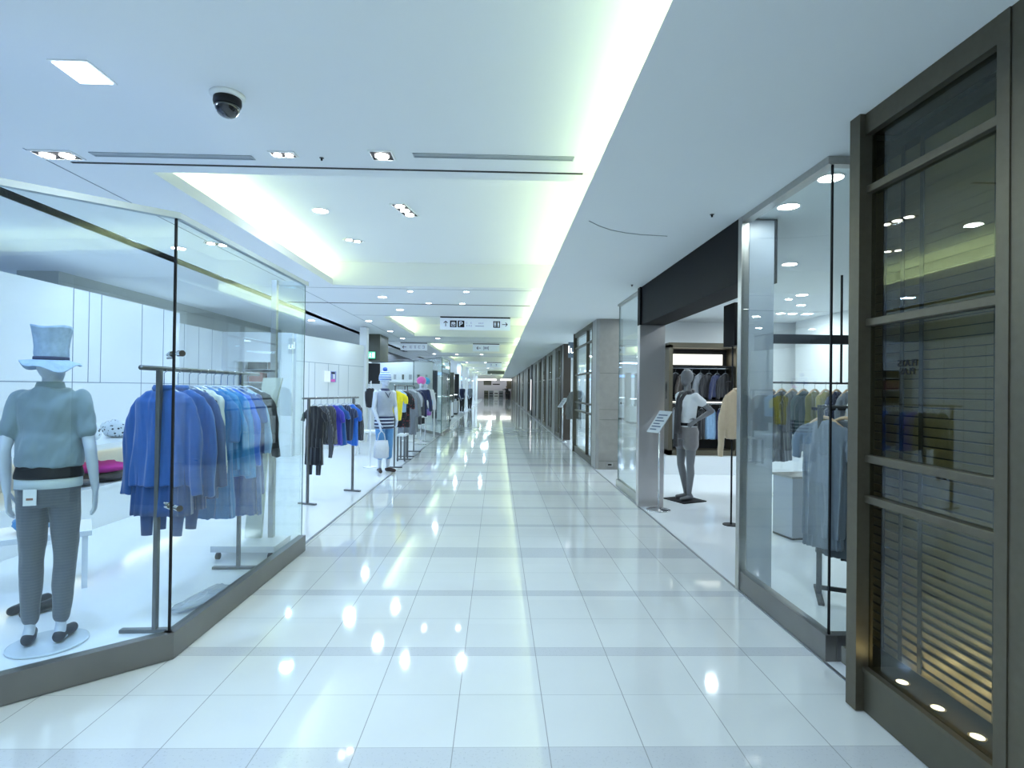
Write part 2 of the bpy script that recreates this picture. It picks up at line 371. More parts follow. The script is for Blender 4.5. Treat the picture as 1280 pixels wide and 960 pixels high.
# shelves behind the doorway
e = empty('storage_shelf', 'white shelving with dark boxes seen through the cupboard doorway', 'shelf', (-5.0, 12.2, 0))
B('frame', M_white, e, (-.5,-.46,0,.4,0,2.0), (.46,.5,0,.4,0,2.0), (-.46,.46,.38,.4,0,2.0))
for z in (.4, .8, 1.2, 1.55, 1.82): B('shelf_board', M_white, e, (-.46,.46,0,.38,z,z+.02))
bx = [M_blackm, mat('box_brown', (.22, .15, .12), .7), mat('box_red', (.4, .14, .12), .7), mat('box_gray', (.4, .42, .45), .7)]
k = 0
for z, zn in ((1.22, 'middle'), (1.57, 'upper'), (1.84, 'top')):
    for x, sd in ((-.25, 'left'), (.18, 'right')):
        tag(B('storage_box', bx[k % 4], None, (x-5-.16, x-5+.16, 12.25, 12.5, z+.001, z+.16 if z > 1.8 else z+.2)), '%s storage box on the %s side of the %s shelf behind the doorway' % (['black','brown','dull red','grey'][k % 4], sd, zn), 'box', 'storage boxes'); k += 1
# dark olive bulkhead, exit sign, black panel, white shelf wall (beyond second rack)
o = MB().box(-4.15, -3.65, 17.4, 18.7, 2.30, ZC).build('wall_olive', M_olive); struct(o, 'dark olive bulkhead carrying the green exit sign', 'wall')
o = MB().box(-4.55, -3.55, 17.52, 17.6, 0, 1.58).box(-3.75, -3.56, 15.25, 15.5, 0, 3.11).build('wall_white_low', M_white); struct(o, 'low white wall beneath the black panel', 'wall')
o = MB().box(-4.42, -3.68, 17.55, 17.62, 1.58, 2.22).build('wall_black', M_blackm); struct(o, 'black panel below the exit sign', 'wall')
e = empty('exit_sign', 'green lit exit sign on the dark olive bulkhead', 'sign', (-3.90, 17.38, 2.46))
B('housing', M_black, e, (-.14, .13, -.03, .02, -.13, .13)); B('face', emat('exit_green', (.15, .95, .55), 1.4), e, (-.11, .12, -.04, -.03, -.10, .11))
q = MB(); q.ell((-.03, -.043, .05), (.018, .004, .018), 10, 6); q.tube([(-.03, -.043, .03), (-.04, -.043, -.02), (-.07, -.043, -.06)], .009, 6); q.tube([(-.04, -.043, -.02), (-.01, -.043, -.05), (-.01, -.043, -.08)], .009, 6); q.tube([(-.07, -.043, .01), (-.03, -.043, .025), (.01, -.043, .0)], .007, 6)
q.build('running_figure', mat('exit_white', (.9, 1, .95), .5, emit=(.8, 1, .9), es=1.5), e); B('print', MATS['exit_white'], e, (.03, .10, -.044, -.04, -.07, .08))

o = MB().box(-5.6, -2.62, 22.5, 22.6, 0, 2.5).build('wall_display', M_white); struct(o, 'white display wall with a picture shelf', 'wall')
e = empty('wall_shelf', 'long white shelf carrying small pictures on the display wall', 'shelf', (-3.6, 22.3, 1.66))
B('shelf_board', M_white, e, (-.95,.95,-.05,.2,0,.04)); B('bracket', M_steel, e, (-.8,-.77,0,.2,-.08,0)); B('bracket', M_steel, e, (.77,.8,0,.2,-.08,0))
for i in range(6):
    x = -4.4+i*.31
    e = empty('framed_picture', '%s small picture from the left on the white display shelf' % ORD[i], 'picture', (x, 22.4, 1.71), group='pictures on the display shelf')
    B('frame', M_white, e, (-.11,.11,0,.02,0,.34)); B('print', [M_olive, mat('print_gray', (.4, .42, .45), .6)][i % 2], e, (-.07+.02*(i%3),.05,-.01,0,.08,.28))

# ------------------------------------------------------------------ glass screens (left)
def pane(name, a, b, z0, z1, parent, m=M_glass, t=.012):
    return MB().wall(a, b, t, z0, z1).build(name, m, parent)
def plinth(a, b, z1, t, parent, m, lip=True):
    o = MB().wall(a, b, t, .004, z1).build('plinth', m, parent, bevel=.004)
    return o
gs = empty('glass_screen', 'tall glass screen with angled corner around the front left display', 'glass screen', (0, 0, 0))
GA, GB, GC, GD = (-4.2, 1.03), (-1.776, 3.12), (-1.755, 5.13), (-2.0, 5.135)
pane('glass_pane', (-4.2, 1.02), (-1.78, 3.115), .145, 2.41, gs)
pane('glass_pane', (-1.776, 3.125), (-1.758, 5.13), .145, 2.41, gs)
pane('glass_pane', (-1.765, 5.125), (-2.02, 5.125), .145, 2.41, gs)
M_plinth = mat('dark_steel_plinth', (.23, .22, .21), .36, .75, var=.1, scale=6)
MB().wall((-4.2, .985), (-1.745, 3.105), .06, .004, .145).build('plinth', M_plinth, gs)
MB().wall((-1.745, 3.105), (-1.725, 5.14), .06, .004, .145).build('plinth', M_plinth, gs)
M_head = mat('pale_header_metal', (.48, .52, .55), .4, .4)
MB().wall((-4.2, 1.0), (-1.755, 3.12), .04, 2.41, 2.443).build('header', M_head, gs)
MB().wall((-1.755, 3.12), (-1.74, 5.145), .04, 2.41, 2.443).build('header', M_head, gs)
MB().wall((-1.745, 5.145), (-2.03, 5.145), -.035, 2.41, 2.45).build('header', M_head, gs)
B('corner_seal', M_black, gs, (-1.783, -1.772, 3.113, 3.125, .145, 2.41)); B('end_post', M_steel, gs, (-2.05, -2.005, 5.10, 5.15, .004, 2.45))
B('edge_seal', M_edge, gs, (-1.762, -1.756, 5.128, 5.134, .145, 2.41))
for z in (.83, 1.665):
    f = MB().tube([(-1.86, 3.20, z), (-1.70, 3.06, z)], .008, 10).build('clamp', M_chrome, gs)
    MB().tube([(-1.735, 3.09, z), (-1.70, 3.06, z)], .017, 14).build('clamp_cap', M_chrome, f); MB().tube([(-1.82, 3.16, z+.0), (-1.80, 3.145, z)], .017, 14).build('clamp_cap', M_chrome, f)
    MB().tube([(-1.86, 3.20, z-.02), (-1.79, 3.14, z-.02)], .006, 8).build('clamp_rod', M_chrome, f)

g2 = empty('glass_screen', 'distant glass screen with a corner near the pink hat display', 'glass screen')
pane('glass_pane', (-2.95, 19.7), (-1.72, 17.32), .08, 2.41, g2); pane('glass_pane', (-1.72, 17.32), (-1.70, 19.9), .08, 2.41, g2); pane('glass_pane', (-1.70, 19.9), (-2.3, 21.5), .08, 2.41, g2)
pane('glass_pane', (-4.9, 21.9), (-2.95, 19.7), .08, 2.41, g2)
MB().wall((-2.95, 19.7), (-1.70, 17.3), .06, .004, .09).build('plinth', M_steel, g2); MB().wall((-1.70, 17.3), (-1.68, 19.9), .06, .004, .09).build('plinth', M_steel, g2)
MB().wall((-2.95, 19.7), (-1.71, 17.3), .04, 2.41, 2.45).build('header', M_head, g2); MB().wall((-1.71, 17.3), (-1.69, 19.9), .04, 2.41, 2.45).build('header', M_head, g2); MB().wall((-4.9, 21.9), (-2.95, 19.7), .04, 2.40, 2.44).build('header', M_head, g2)
for x, y in ((-1.72, 17.31), (-2.95, 19.7), (-1.70, 19.9)): B('edge_seal', M_edge, g2, (x-.012, x+.012, y-.012, y+.012, .08, 2.41))

# ------------------------------------------------------------------ clothes racks
def rack(label, near, far, h, over=(.18, .35), foot=.42, r=.017, m=M_rack, lowbar=False, group=None):
    n, f = Vector(near), Vector(far); d = (f-n); L = d.length; ang = math.atan2(d.y, d.x)
    e = empty('clothes_rack', label, 'clothes rack', (n.x, n.y, .004), ang, group)
    MB().tube([(-over[0], 0, h), (L+over[1], 0, h)], r*.85, 12).build('rail', m, e, smooth=True)
    for x in (0, L):
        B('post', m, e, (x-.018, x+.018, -.012, .012, .02, h-.01), bevel=.003); B('foot', m, e, (x-.02, x+.02, -foot/2, foot/2, 0, .022), bevel=.003)
    if lowbar: B('cross_bar', m, e, (0, L, -.01, .01, .05, .08))
    return e, n, d.normalized(), ang
# ------------------------------------------------------------------ garments
def superring(w, t, z, n=40, ripple=0., freq=7, ph=0., cx=0., cy=0., p=.75, tilt=0.):
    out = []
    for k in range(n):
        a = 2*pi*k/n; c, s_ = math.cos(a), math.sin(a)
        x = w*math.copysign(abs(c)**p, c); y = t*math.copysign(abs(s_)**p, s_)
        rr = ripple*math.sin(freq*a+ph)+ripple*.5*math.sin((freq*2+1)*a+ph*2)
        out.append((cx+x*(1+rr*.15/max(w, .01)), cy+y+rr*math.copysign(1, s_) if abs(s_) > .1 else cy+y, z+tilt*x))
    return out
def hanger_geo(root, wood=False, w=.2, m=None, drop=0.):
    hm = m or (M_wood if wood else MATS.get('clear_hanger') or mat('clear_hanger', (.75, .82, .9), .2, .3))
    q = MB()
    pts = [(-w, 0, -.128), (-w*.55, 0, -.082), (-.03, 0, -.055), (0, 0, -.05), (.03, 0, -.055), (w*.55, 0, -.082), (w, 0, -.128)]
    q.tube(pts, [.012, .013, .013, .013, .013, .013, .012] if wood else .006, 8, flat=.8 if wood else 1)
    if wood: q.tube([(-w*.8, 0, -.125), (w*.8, 0, -.125)], .004, 6)
    h = q.build('hanger', hm, root, smooth=True)
    arc = [(0, 0, -.05), (0, 0, -.02+drop)]+[(.018*math.sin(a)*1., 0, drop-.018*math.cos(a)) for a in (0.2, .9, 1.6, 2.3, 3.0, 3.7, 4.2)]
    MB().tube(arc, .0028, 6).build('hook', M_chrome, h, smooth=True)
def garment(name, label, cat, loc, rz, m, L=.7, w=.2, whem=.24, t=.035, sleeve=.0, sm=None, ripple=.010, freq=7, wood=False, group=None, collar=False, under=None, underL=0., waist=None, flare=0., skew=0., seed=0, hw=None, sw=.055, open_front=False, extra=None, drop=.025):
    """a garment hanging from a rail; local z=0 is the rail, faces local -y"""
    rnd = random.Random(seed*13+5); ph = rnd.uniform(0, 6)
    e = empty(name, label, cat, (loc[0], loc[1], loc[2]-drop), rz, group)
    rings = []
    prof = [(-.072, .060, .022), (-.080, .085, .026), (-.098, w*.70, .030), (-.122, w*.95, .033), (-.150, w*1.02, t), (-.22, w*1.0, t*1.1)]
    for z, ww, tt in prof: rings.append(superring(ww, tt, z, ripple=0.0, cx=0))
    K = 12
    for k in range(1, K+1):
        f = k/K; z = -.22-(L-.22)*f
        ww = w+(whem-w)*f+flare*f*f
        if waist: ww -= waist*math.sin(min(1, f*1.4)*pi)
        rings.append(superring(ww, t*(1.1+.5*f), z, ripple=ripple*(.25+.75*f), freq=freq, ph=ph+.35*f, tilt=skew*f, cx=.004*math.sin(3*f+ph)))
    q = MB().loft(rings)
    if sleeve > 0:
        for s in (-1, 1):
            pts, rs = [], []
            n = 9
            for k in range(n+1):
                f = k/n
                pts.append((s*(w*.80+(.035+.030*sw/.055)*min(1, f*2.6)**.7+.015*f+.006*math.sin(5*f+ph)), .006*math.sin(4*f+ph+s)-.004, -.140-sleeve*f+.016*(1-min(1, f*4))))
                rs.append((.024+.024*min(1, f*4))*(1-.22*f)*(sw/.055)*(1+.05*math.sin(13*f+ph)))
            q.tube(pts, rs, 14, flat=.60)
    fine = math.hypot(loc[0], loc[1]) < 5.5
    q.build('garment_body', m, e, voxel=.0065 if fine else .011, relax=3, wrinkle=(.011 if fine else .012, 22, 3.2, seed))
    if collar:
        MB().loft([superring(.062, .030, -.085, 24), superring(.070, .036, -.065, 24), superring(.060, .030, -.045, 24), superring(.052, .024, -.045, 24), superring(.05, .02, -.07, 24)]).build('collar', sm or m, e, smooth=True)
    if under:
        rr = []
        for k in range(9):
            f = k/8; z = -(L-.12)-(underL-L+.12)*f
            rr.append(superring(whem*(.90+.08*f)+flare*.5, t*(1.1+.35*f), z, n=96, ripple=.010, freq=17, ph=ph+1))
        MB().loft(rr).build('under_layer', under, e, smooth=True)
    if extra == 'legs':
        for s in (-1, 1):
            MB().tube([(s*whem*.5, 0, -L+.08), (s*whem*.52, .004, -underL-.02), (s*whem*.5, 0, -underL-.13)], [.040, .040, .034], 14, flat=.5).build('trouser_leg', under or m, e, smooth=True)
    if extra == 'zip':
        MB().tube([(0, -.04, -.085), (0, -.043, -.13), (0, -t-.006, -.20)], .004, 6).build('zip', M_chrome, e)
    if extra == 'placket':
        MB().tube([(0, -t*1.05, -.11), (0, -t*1.25, -.3), (0, -t*1.5, -L+.03)], .007, 6).build('placket', M_black, e)
    hanger_geo(e, wood, hw or w*.86, drop=drop)
    return e
def cloth(name, c, var=.12, r=.85): return mat(name, c, r, var=var, scale=25, sheen=.35, bump=.08)
C_royal = cloth('royal_blue_knit', (.022, .10, .34)); C_cobalt = cloth('cobalt_cotton', (.022, .12, .40)); C_pleat = cloth('deep_blue_pleats', (.016, .07, .24))
C_sky = cloth('sky_blue_knit', (.045, .27, .58)); C_cerul = cloth('cerulean_knit', (.04, .19, .48)); C_navy = cloth('navy_cloth', (.012, .02, .075)); C_blk = cloth('black_cloth', (.008, .009, .014))
C_slate = cloth('slate_blue', (.035, .09, .25)); C_cream = spotmat('cream_floral', (.75, .80, .74), (.03, .03, .05), 17, .30)
C_bright = cloth('bright_blue', (.025, .17, .74)); C_violet = cloth('violet_blue', (.05, .05, .5))
C_char = stripemat('charcoal_stripe', (.035, .04, .05), (.12, .13, .16), 60, 'X', wobble=2.0); C_char2 = stripemat('black_pinstripe', (.01, .012, .02), (.07, .08, .10), 34, 'X', width=.7)
C_grey = cloth('grey_wool', (.16, .18, .21)); C_gray2 = cloth('mid_grey_jersey', (.22, .25, .29)); C_yel = cloth('yellow_jersey', (.80, .66, .02)); C_plaid = spotmat('black_red_plaid', (.012, .012, .018), (.22, .03, .04), 24, .33)

rk, n0, dd, ang = rack('grey metal clothes rack of blue tops behind the front glass screen', (-2.045, 3.44), (-2.09, 4.62), 1.588, over=(.19, .36), foot=.40)
X0 = -2.05
g1 = 'blue clothes on the front rack'
def LR(y): return (X0-.04*(y-3.44)/1.18, y, 1.588)
L_ = [('hanging_dress', 'royal blue high neck long sleeve dress at the near end of the front rack', 3.50, dict(m=C_royal, L=.66, w=.17, whem=.185, sleeve=.58, collar=True, under=C_pleat, underL=.84, extra='legs', t=.045, sw=.056)),
 ('hanging_dress', 'second blue long sleeve dress with a pleated skirt, just behind the front one', 3.66, dict(m=C_cobalt, L=.68, w=.17, whem=.185, sleeve=.62, under=C_pleat, underL=.84, extra='legs', collar=True, sw=.054)),
 ('hanging_shirt', 'slate blue long sleeve top hanging third on the front rack', 3.80, dict(m=C_slate, L=.80, w=.18, whem=.21, sleeve=.58)),
 ('hanging_blouse', 'cream patterned sleeveless blouse with black flowers on the front rack', 3.92, dict(m=C_cream, L=.66, w=.17, whem=.2)),
 ('hanging_dress', 'muted blue pleated dress right behind the cream patterned blouse', 4.03, dict(m=C_cerul, L=.98, w=.18, whem=.22, sleeve=.30, ripple=.016, freq=15)),
 ('hanging_cardigan', 'light sky blue cardigan in the middle of the front rack', 4.15, dict(m=C_sky, L=.66, w=.18, whem=.2, sleeve=.56)),
 ('hanging_cardigan', 'second sky blue cardigan, slightly darker, behind the light one', 4.26, dict(m=cloth('sky_blue_two', (.045, .27, .62)), L=.72, w=.18, whem=.2, sleeve=.60)),
 ('hanging_shirt', 'bright cobalt shirt hanging behind the two sky blue cardigans', 4.37, dict(m=C_bright, L=.70, w=.19, whem=.2, sleeve=.52)),
 ('hanging_dress', 'deep blue pleated dress, longest garment in the rear half of the front rack', 4.48, dict(m=C_royal, L=1.06, w=.18, whem=.24, ripple=.018, freq=17, sleeve=.2)),
 ('hanging_shirt', 'pale blue and navy shirt second from the far end of the front rack', 4.60, dict(m=stripemat('pale_navy_stripe', (.04, .08, .28), (.35, .55, .8), 7, 'X'), L=.92, w=.18, whem=.2, sleeve=.45)),
 ('hanging_jacket', 'black jacket at the far end of the front rack of blue clothes', 4.76, dict(m=C_blk, L=.52, w=.19, whem=.2, sleeve=.50)),
 ]
for i, (nm, lab, y, k) in enumerate(L_):
    garment(nm, lab, nm.split('_')[1], LR(y), drop=.05, rz=R([-3, 4, -2, 3, -4, 2, 5, -3, 2, -2, 3][i]), group=g1, seed=i+1, **k)

rk2, n0, dd, ang = rack('low grey clothes rack of dark and blue tops beyond the glass screen', (-2.375, 7.12), (-2.05, 8.04), 1.335, over=(.12, .12), foot=.26, r=.014)
g2n = 'dark and blue clothes on the second rack'
R2 = [('hanging_shirt', 'black short sleeve top over pinstripe trousers at the near end of second rack', .12, dict(m=C_blk, L=.60, w=.125, whem=.13, sw=.045, sleeve=.13, under=C_char2, underL=.82, extra='legs', t=.03)),
 ('hanging_jacket', 'charcoal striped long sleeve jacket second on the low rack', .24, dict(m=C_char, L=.55, w=.12, sw=.045, whem=.12, sleeve=.60)),
 ('hanging_vest', 'grey striped sleeveless top third on the low rack', .37, dict(m=C_char, L=.58, w=.14, whem=.15)),
 ('hanging_shirt', 'violet blue short sleeve top beside the grey striped vest', .50, dict(m=C_violet, L=.60, w=.125, sw=.045, whem=.15, sleeve=.16)),
 ('hanging_shirt', 'cobalt blue top behind the violet blue one on the low rack', .60, dict(m=C_cobalt, L=.61, w=.125, sw=.045, whem=.15, sleeve=.12)),
 ('hanging_vest', 'navy striped top between two bright blue tops on the low rack', .75, dict(m=stripemat('navy_stripe', (.015, .025, .08), (.06, .09, .16), 30, 'X'), L=.56, w=.15, whem=.14, sleeve=.10)),
 ('hanging_shirt', 'bright blue tee with a slanting hem near the far post of low rack', .90, dict(m=C_bright, L=.62, w=.135, sw=.045, whem=.13, sleeve=.15, skew=-.25)),
 ('hanging_skirt', 'dark grey garment at the far end of the low rack', 1.02, dict(m=C_char, L=.58, w=.12, whem=.15)),
 ]
for i, (nm, lab, u, k) in enumerate(R2):
    garment(nm, lab, nm.split('_')[1], (n0.x+dd.x*u, n0.y+dd.y*u, 1.335), ang-pi/2+R(random.uniform(-4, 4)), group=g2n, seed=i+30, **k)

rk3, n0, dd, ang = rack('grey clothes rack behind the striped hat mannequin', (-1.89, 10.4), (-1.90, 11.55), 1.52, over=(.1, .1), foot=.30, r=.015)
R3 = [('hanging_shirt', 'bright yellow short sleeve top on the rack behind the hat mannequin', .05, dict(m=C_yel, L=.62, w=.15, whem=.10, sleeve=.17)),
 ('hanging_blouse', 'pale blue top next to the yellow top', .36, dict(m=cloth('pale_blue', (.25, .42, .7)), L=.48, w=.16, whem=.15)),
 ('hanging_scarf', 'black scarf top with ragged hem on the third rack', .62, dict(m=C_blk, L=.62, w=.16, whem=.12, sleeve=.2)),
 ('hanging_dress', 'black and red plaid dress on the third rack', .82, dict(m=C_plaid, L=.80, w=.17, whem=.16, sleeve=.3)),
 ]
for i, (nm, lab, u, k) in enumerate(R3):
    garment(nm, lab, nm.split('_')[1], (n0.x+dd.x*u, n0.y+dd.y*u, 1.52), ang-pi/2+R(random.uniform(-4, 4)), group='clothes on the third rack', seed=i+50, **k)
rk4, n0, dd, ang = rack('grey clothes rack of long grey coats, fourth along the left', (-1.93, 12.05), (-1.92, 13.0), 1.52, over=(.1, .35), foot=.34, r=.015)
R4 = [('hanging_coat', 'long mid grey coat at the near end of the fourth rack', .05, dict(m=C_grey, L=1.02, w=.17, whem=.2, sleeve=.5)),
 ('hanging_coat', 'second long grey coat on the fourth rack', .30, dict(m=C_gray2, L=.98, w=.17, whem=.2, sleeve=.5)),
 ('hanging_shirt', 'light grey shirt behind the long grey coats', .55, dict(m=cloth('light_grey', (.4, .43, .5)), L=.6, w=.17, whem=.2, sleeve=.3)),
 ('hanging_jacket', 'dark grey jacket before the navy one on fourth rack', .80, dict(m=C_char, L=.85, w=.18, whem=.2, sleeve=.5)),
 ('hanging_jacket', 'navy jacket at the far end of the fourth rack', 1.1, dict(m=C_navy, L=.66, w=.2, whem=.2, sleeve=.55)),
 ]
for i, (nm, lab, u, k) in enumerate(R4):
    garment(nm, lab, nm.split('_')[1], (n0.x+dd.x*u, n0.y+dd.y*u, 1.52), ang-pi/2+R(random.uniform(-4, 4)), group='coats on the fourth rack', seed=i+60, **k)
rk5, n0, dd, ang = rack('small white stand holding the tie dye top inside the distant glass', (-2.35, 16.3), (-1.85, 16.5), 1.32, over=(.05, .05), foot=.3, r=.013, m=M_white)
garment('hanging_shirt', 'blue to purple tie dye short sleeve top near the distant glass screen', 'shirt', (-2.12, 16.39, 1.32), R(8), gradmat('tie_dye', (.35, .12, .45), (.05, .45, .8), -.6, -.15), L=.62, w=.22, whem=.2, sleeve=.16, group='display tops', seed=71)
garment('hanging_skirt', 'short black garment hanging behind the tie dye top', 'skirt', (-2.3, 16.32, 1.32), R(12), C_blk, L=.86, w=.16, whem=.22, seed=72)

# white display tables under third rack
for (x, y, lab) in ((-1.67, 11.5, 'small white display table with dark legs under the third rack'), (-2.5, 12.3, 'white display block beside the fourth rack')):
    e = empty('display_table', lab, 'table', (x-.25, y, .004), group='white display tables')
    w_ = .07 if x > -2 else .3
    B('table_top', M_white, e, (-w_-.02,w_+.02,-.2,.2,.5,.54), bevel=.004)
    for sx in (-1, 1):
        for sy in (-1, 1): B('leg', M_rack if x > -2 else M_white, e, (sx*w_-.015, sx*w_+.015, sy*.18-.015, sy*.18+.015, 0, .5))

# ------------------------------------------------------------------ figures
def finger(q, base, d, down, L, r, curl):
    """two-segment finger curling towards 'down'"""
    b = Vector(base); d = Vector(d).normalized(); dn = Vector(down).normalized()
    p1 = b+d*L*.5; d2 = (d*math.cos(curl)+dn*math.sin(curl)); p2 = p1+d2*L*.3; d3 = (d*math.cos(curl*1.8)+dn*math.sin(curl*1.8)); p3 = p2+d3*L*.24
    q.chain([b, p1, p2, p3], [r, r*.95, r*.85, r*.7], 8)
def hand(q, wrist, d, palm_n, thumb_side, curl=.35, sc=1.):
    """wrist pos, direction of hand, palm normal (towards which fingers curl), vector to thumb side"""
    w = Vector(wrist); d = Vector(d).normalized(); t = Vector(thumb_side); t = (t-d*t.dot(d)).normalized(); n = Vector(palm_n); n = (n-d*n.dot(d)-t*n.dot(t)).normalized()
    for k in (-1.2, -.4, .4, 1.2): q.cap(w+t*k*.010*sc+d*.005, .014*sc, w+d*.085*sc+t*k*.019*sc, .0115*sc, 8)
    for k, L in ((1.25, .072), (.42, .082), (-.42, .076), (-1.25, .060)):
        finger(q, w+d*.085*sc+t*k*.0205*sc, d+t*k*.07, n, L*sc, .0088*sc, curl+.06*(1-k))
    b = w+d*.022*sc+t*.022*sc+n*.004
    q.chain([b, b+(d*.55+t*.75)*.036*sc, b+(d*.55+t*.75)*.036*sc+(d*.9+t*.3+n*.2)*.03*sc, b+(d*.55+t*.75)*.036*sc+(d*.9+t*.25+n*.25)*.052*sc], [.014*sc, .011*sc, .0095*sc, .0075*sc], 8)
TORSO = [(.80,.150,.100,0),(.86,.166,.112,.005),(.92,.168,.115,.008),(.99,.150,.103,.002),(1.06,.126,.088,0),(1.12,.122,.085,0),(1.20,.138,.094,-.004),(1.28,.152,.104,-.008),(1.34,.158,.100,-.002),(1.39,.160,.080,.004),(1.425,.125,.066,.008),(1.45,.07,.055,.01)]
def ering(cx, cy, z, rx, ry, n=28, lean=(0, 0)): return [(cx+lean[0]*(z-.9)+rx*math.cos(2*pi*k/n), cy+lean[1]*(z-.9)+ry*math.sin(2*pi*k/n), z) for k in range(n)]
def torso(q, off=0., z0=0., z1=9., lean=(0, 0)):
    q.loft([ering(0, c, z, rx+off, ry+off, lean=lean) for z, rx, ry, c in TORSO if z0 <= z <= z1])
def headgeo(q, c, egg=False, yaw=0.):
    c = Vector(c)
    rot = Matrix.Rotation(yaw, 3, 'Z')
    def W(v): return c+rot@Vector(v)
    h = MB(); h.ell((0, .008, .02), (.074, .092, .105), 20, 14); h.ell((0, -.022, -.035), (.056, .066, .075), 18, 12)
    if not egg:
        h.cap((0, -.088, .0), .009, (0, -.104, -.028), .012, 8); h.ell((0, -.084, -.056), (.022, .011, .006), 10, 6); h.ell((0, -.083, -.067), (.019, .011, .006), 10, 6)
        h.ell((0, -.072, -.092), (.022, .018, .014), 10, 6)
        for s in (-1, 1): h.ell((s*.030, -.083, .016), (.020, .008, .006), 10, 6); h.ell((s*.075, .008, -.012), (.008, .016, .028), 10, 8); h.ell((s*.030, -.080, 0.0), (.012, .008, .007), 10, 6)
    q.add([W(v) for v in h.v], h.f)
def figure(name, label, loc, rz, m, arms, legs, cat='mannequin', egg=False, headyaw=0., voxel=.008, feet=True, headc=(0, -.01, 1.61)):
    """arms: [(shoulder, elbow, wrist, handdir, palm normal, thumb side)], legs: [(hip, knee, ankle, toe)]"""
    e = empty(name, label, cat, loc, rz)
    q = MB(); torso(q); q.chain([(0, .008, 1.40), (0, .004, 1.50), (headc[0], .005, 1.56)], [.060, .047, .046], 14)
    headgeo(q, headc, egg, headyaw)
    for sh, el, wr, hd, pn, ts in arms:
        q.chain([sh, el], [.048, .036], 12); 
        mid = tuple(Vector(el).lerp(Vector(wr), .3)); q.chain([el, mid, wr], [.036, .036, .023], 12); hand(q, wr, hd, pn, ts)
    for hp, kn, an, toe in legs:
        q.chain([hp, tuple(Vector(hp).lerp(Vector(kn), .5)), kn], [.084, .070, .050], 14)
        q.chain([kn, tuple(Vector(kn).lerp(Vector(an), .3)+Vector((0, .01, 0))), an], [.050, .052, .030], 14)
        q.chain([an, (an[0], an[1]+.03, .035), toe], [.032, .034, .024], 10); q.chain([(an[0], an[1]+.02, .03), toe], [.028, .022], 10)
    q.build('body', m, e, voxel=voxel)
    return e
def shirt(e, m, arms, off=.014, z0=.98, z1=1.44, sl=.45, name='shirt', voxel=.008, lean=(0, 0)):
    q = MB()
    q.loft([ering(0, c, z, rx+off, ry+off) for z, rx, ry, c in [t for t in TORSO if z0 <= t[0] <= z1]])
    for sh, el, *_ in arms:
        if sl > 0: q.chain([tuple(Vector(sh)+Vector((0, 0, .0))), tuple(Vector(sh).lerp(Vector(el), sl))], [.062, .056], 14)
    return q.build(name, m, e, voxel=voxel, relax=6)

# --- front left mannequin, back turned to the camera
armsL = [((-.168, .0, 1.385), (-.235, .03, 1.10), (-.245, -.04, .86), (.02, -.06, -1), (1, 0, 0), (0, -1, 0)),
         ((.168, .0, 1.385), (.235, .03, 1.10), (.245, -.04, .86), (-.10, -.06, -1), (-1, 0, 0), (0, -1, 0))]
legsL = [((-.085, 0, .84), (-.092, -.015, .47), (-.082, .01, .09), (-.105, -.12, .028)), ((.085, 0, .84), (.095, -.015, .47), (.088, .01, .09), (.125, -.12, .028))]
mn = figure('mannequin', 'white mannequin in tall pleated hat, grey top and trousers, back turned, front left display', (-2.56, 3.28, .02), R(180+18), M_skin, armsL, legsL, voxel=.007, headyaw=-.3, headc=(0, -.005, 1.575))
mn.scale = (.86, .86, 1)
C_polo = mat('pale_grey_polo', (.20, .27, .31), .85, var=.08, scale=18, sheen=.3, bump=.12)
sh = MB(); off = .026
sh.loft([ering(0, c, z, rx+off+(.012 if 1.0 < z < 1.16 else 0), ry+off+.01) for z, rx, ry, c in [(1.0,.155,.105,0),(1.04,.150,.10,0),(1.10,.15,.10,0),(1.16,.152,.10,0)]+TORSO[6:]])
for a in armsL: sh.chain([a[0], tuple(Vector(a[0]).lerp(Vector(a[1]), .62))], [.056, .060], 16)
sh.build('polo_shirt', C_polo, mn, voxel=.0075, relax=6, wrinkle=(.012, 12, 9, 3))
sh = MB().loft([ering(0, .008, .885, .185, .13), ering(0, .006, .93, .184, .13), ering(0, .003, .99, .170, .12), ering(0, .003, 1.02, .16, .112)]).build('shirt_hem', mat('white_cotton', (.62, .70, .74), .85, var=.05), mn, smooth=True)
MB().loft([ering(0, .006, .940, .189, .136), ering(0, .004, .955, .190, .136), ering(0, .003, 1.00, .178, .127), ering(0, .003, 1.012, .174, .124)]).build('belt', M_black, mn, smooth=True)
MB().loft([ering(0, .012, 1.425, .088, .075), ering(0, .012, 1.455, .082, .072), ering(0, .010, 1.485, .072, .064), ering(0, .010, 1.482, .060, .054), ering(0, .010, 1.44, .062, .055)]).build('collar', C_polo, mn, smooth=True)
C_trou = stripemat('grey_check_trousers', (.10, .115, .14), (.115, .13, .155), 60, 'Z')
q = MB(); q.loft([ering(0, c, z, rx+.010, ry+.010) for z, rx, ry, c in [(.78,.145,.098,0)]+TORSO[:3]+[(.95,.158,.108,.004)]])
for hp, kn, an, toe in legsL:
    q.chain([hp, tuple(Vector(hp).lerp(Vector(kn), .5)), kn], [.092, .082, .066], 16); q.chain([kn, tuple(Vector(kn).lerp(Vector(an), .35)), tuple(Vector(kn).lerp(Vector(an), .85))], [.066, .064, .050], 16)
q.build('trousers', C_trou, mn, voxel=.008, relax=6, wrinkle=(.006, 14, 8, 5))
for i, (hp, kn, an, toe) in enumerate(legsL):
    q = MB(); q.chain([(an[0], an[1]+.035, .036), (an[0], an[1], .04), toe], [.036, .037, .031], 12); q.build('shoe', mat('black_flats', (.03, .035, .05), .6), mn, voxel=.007)
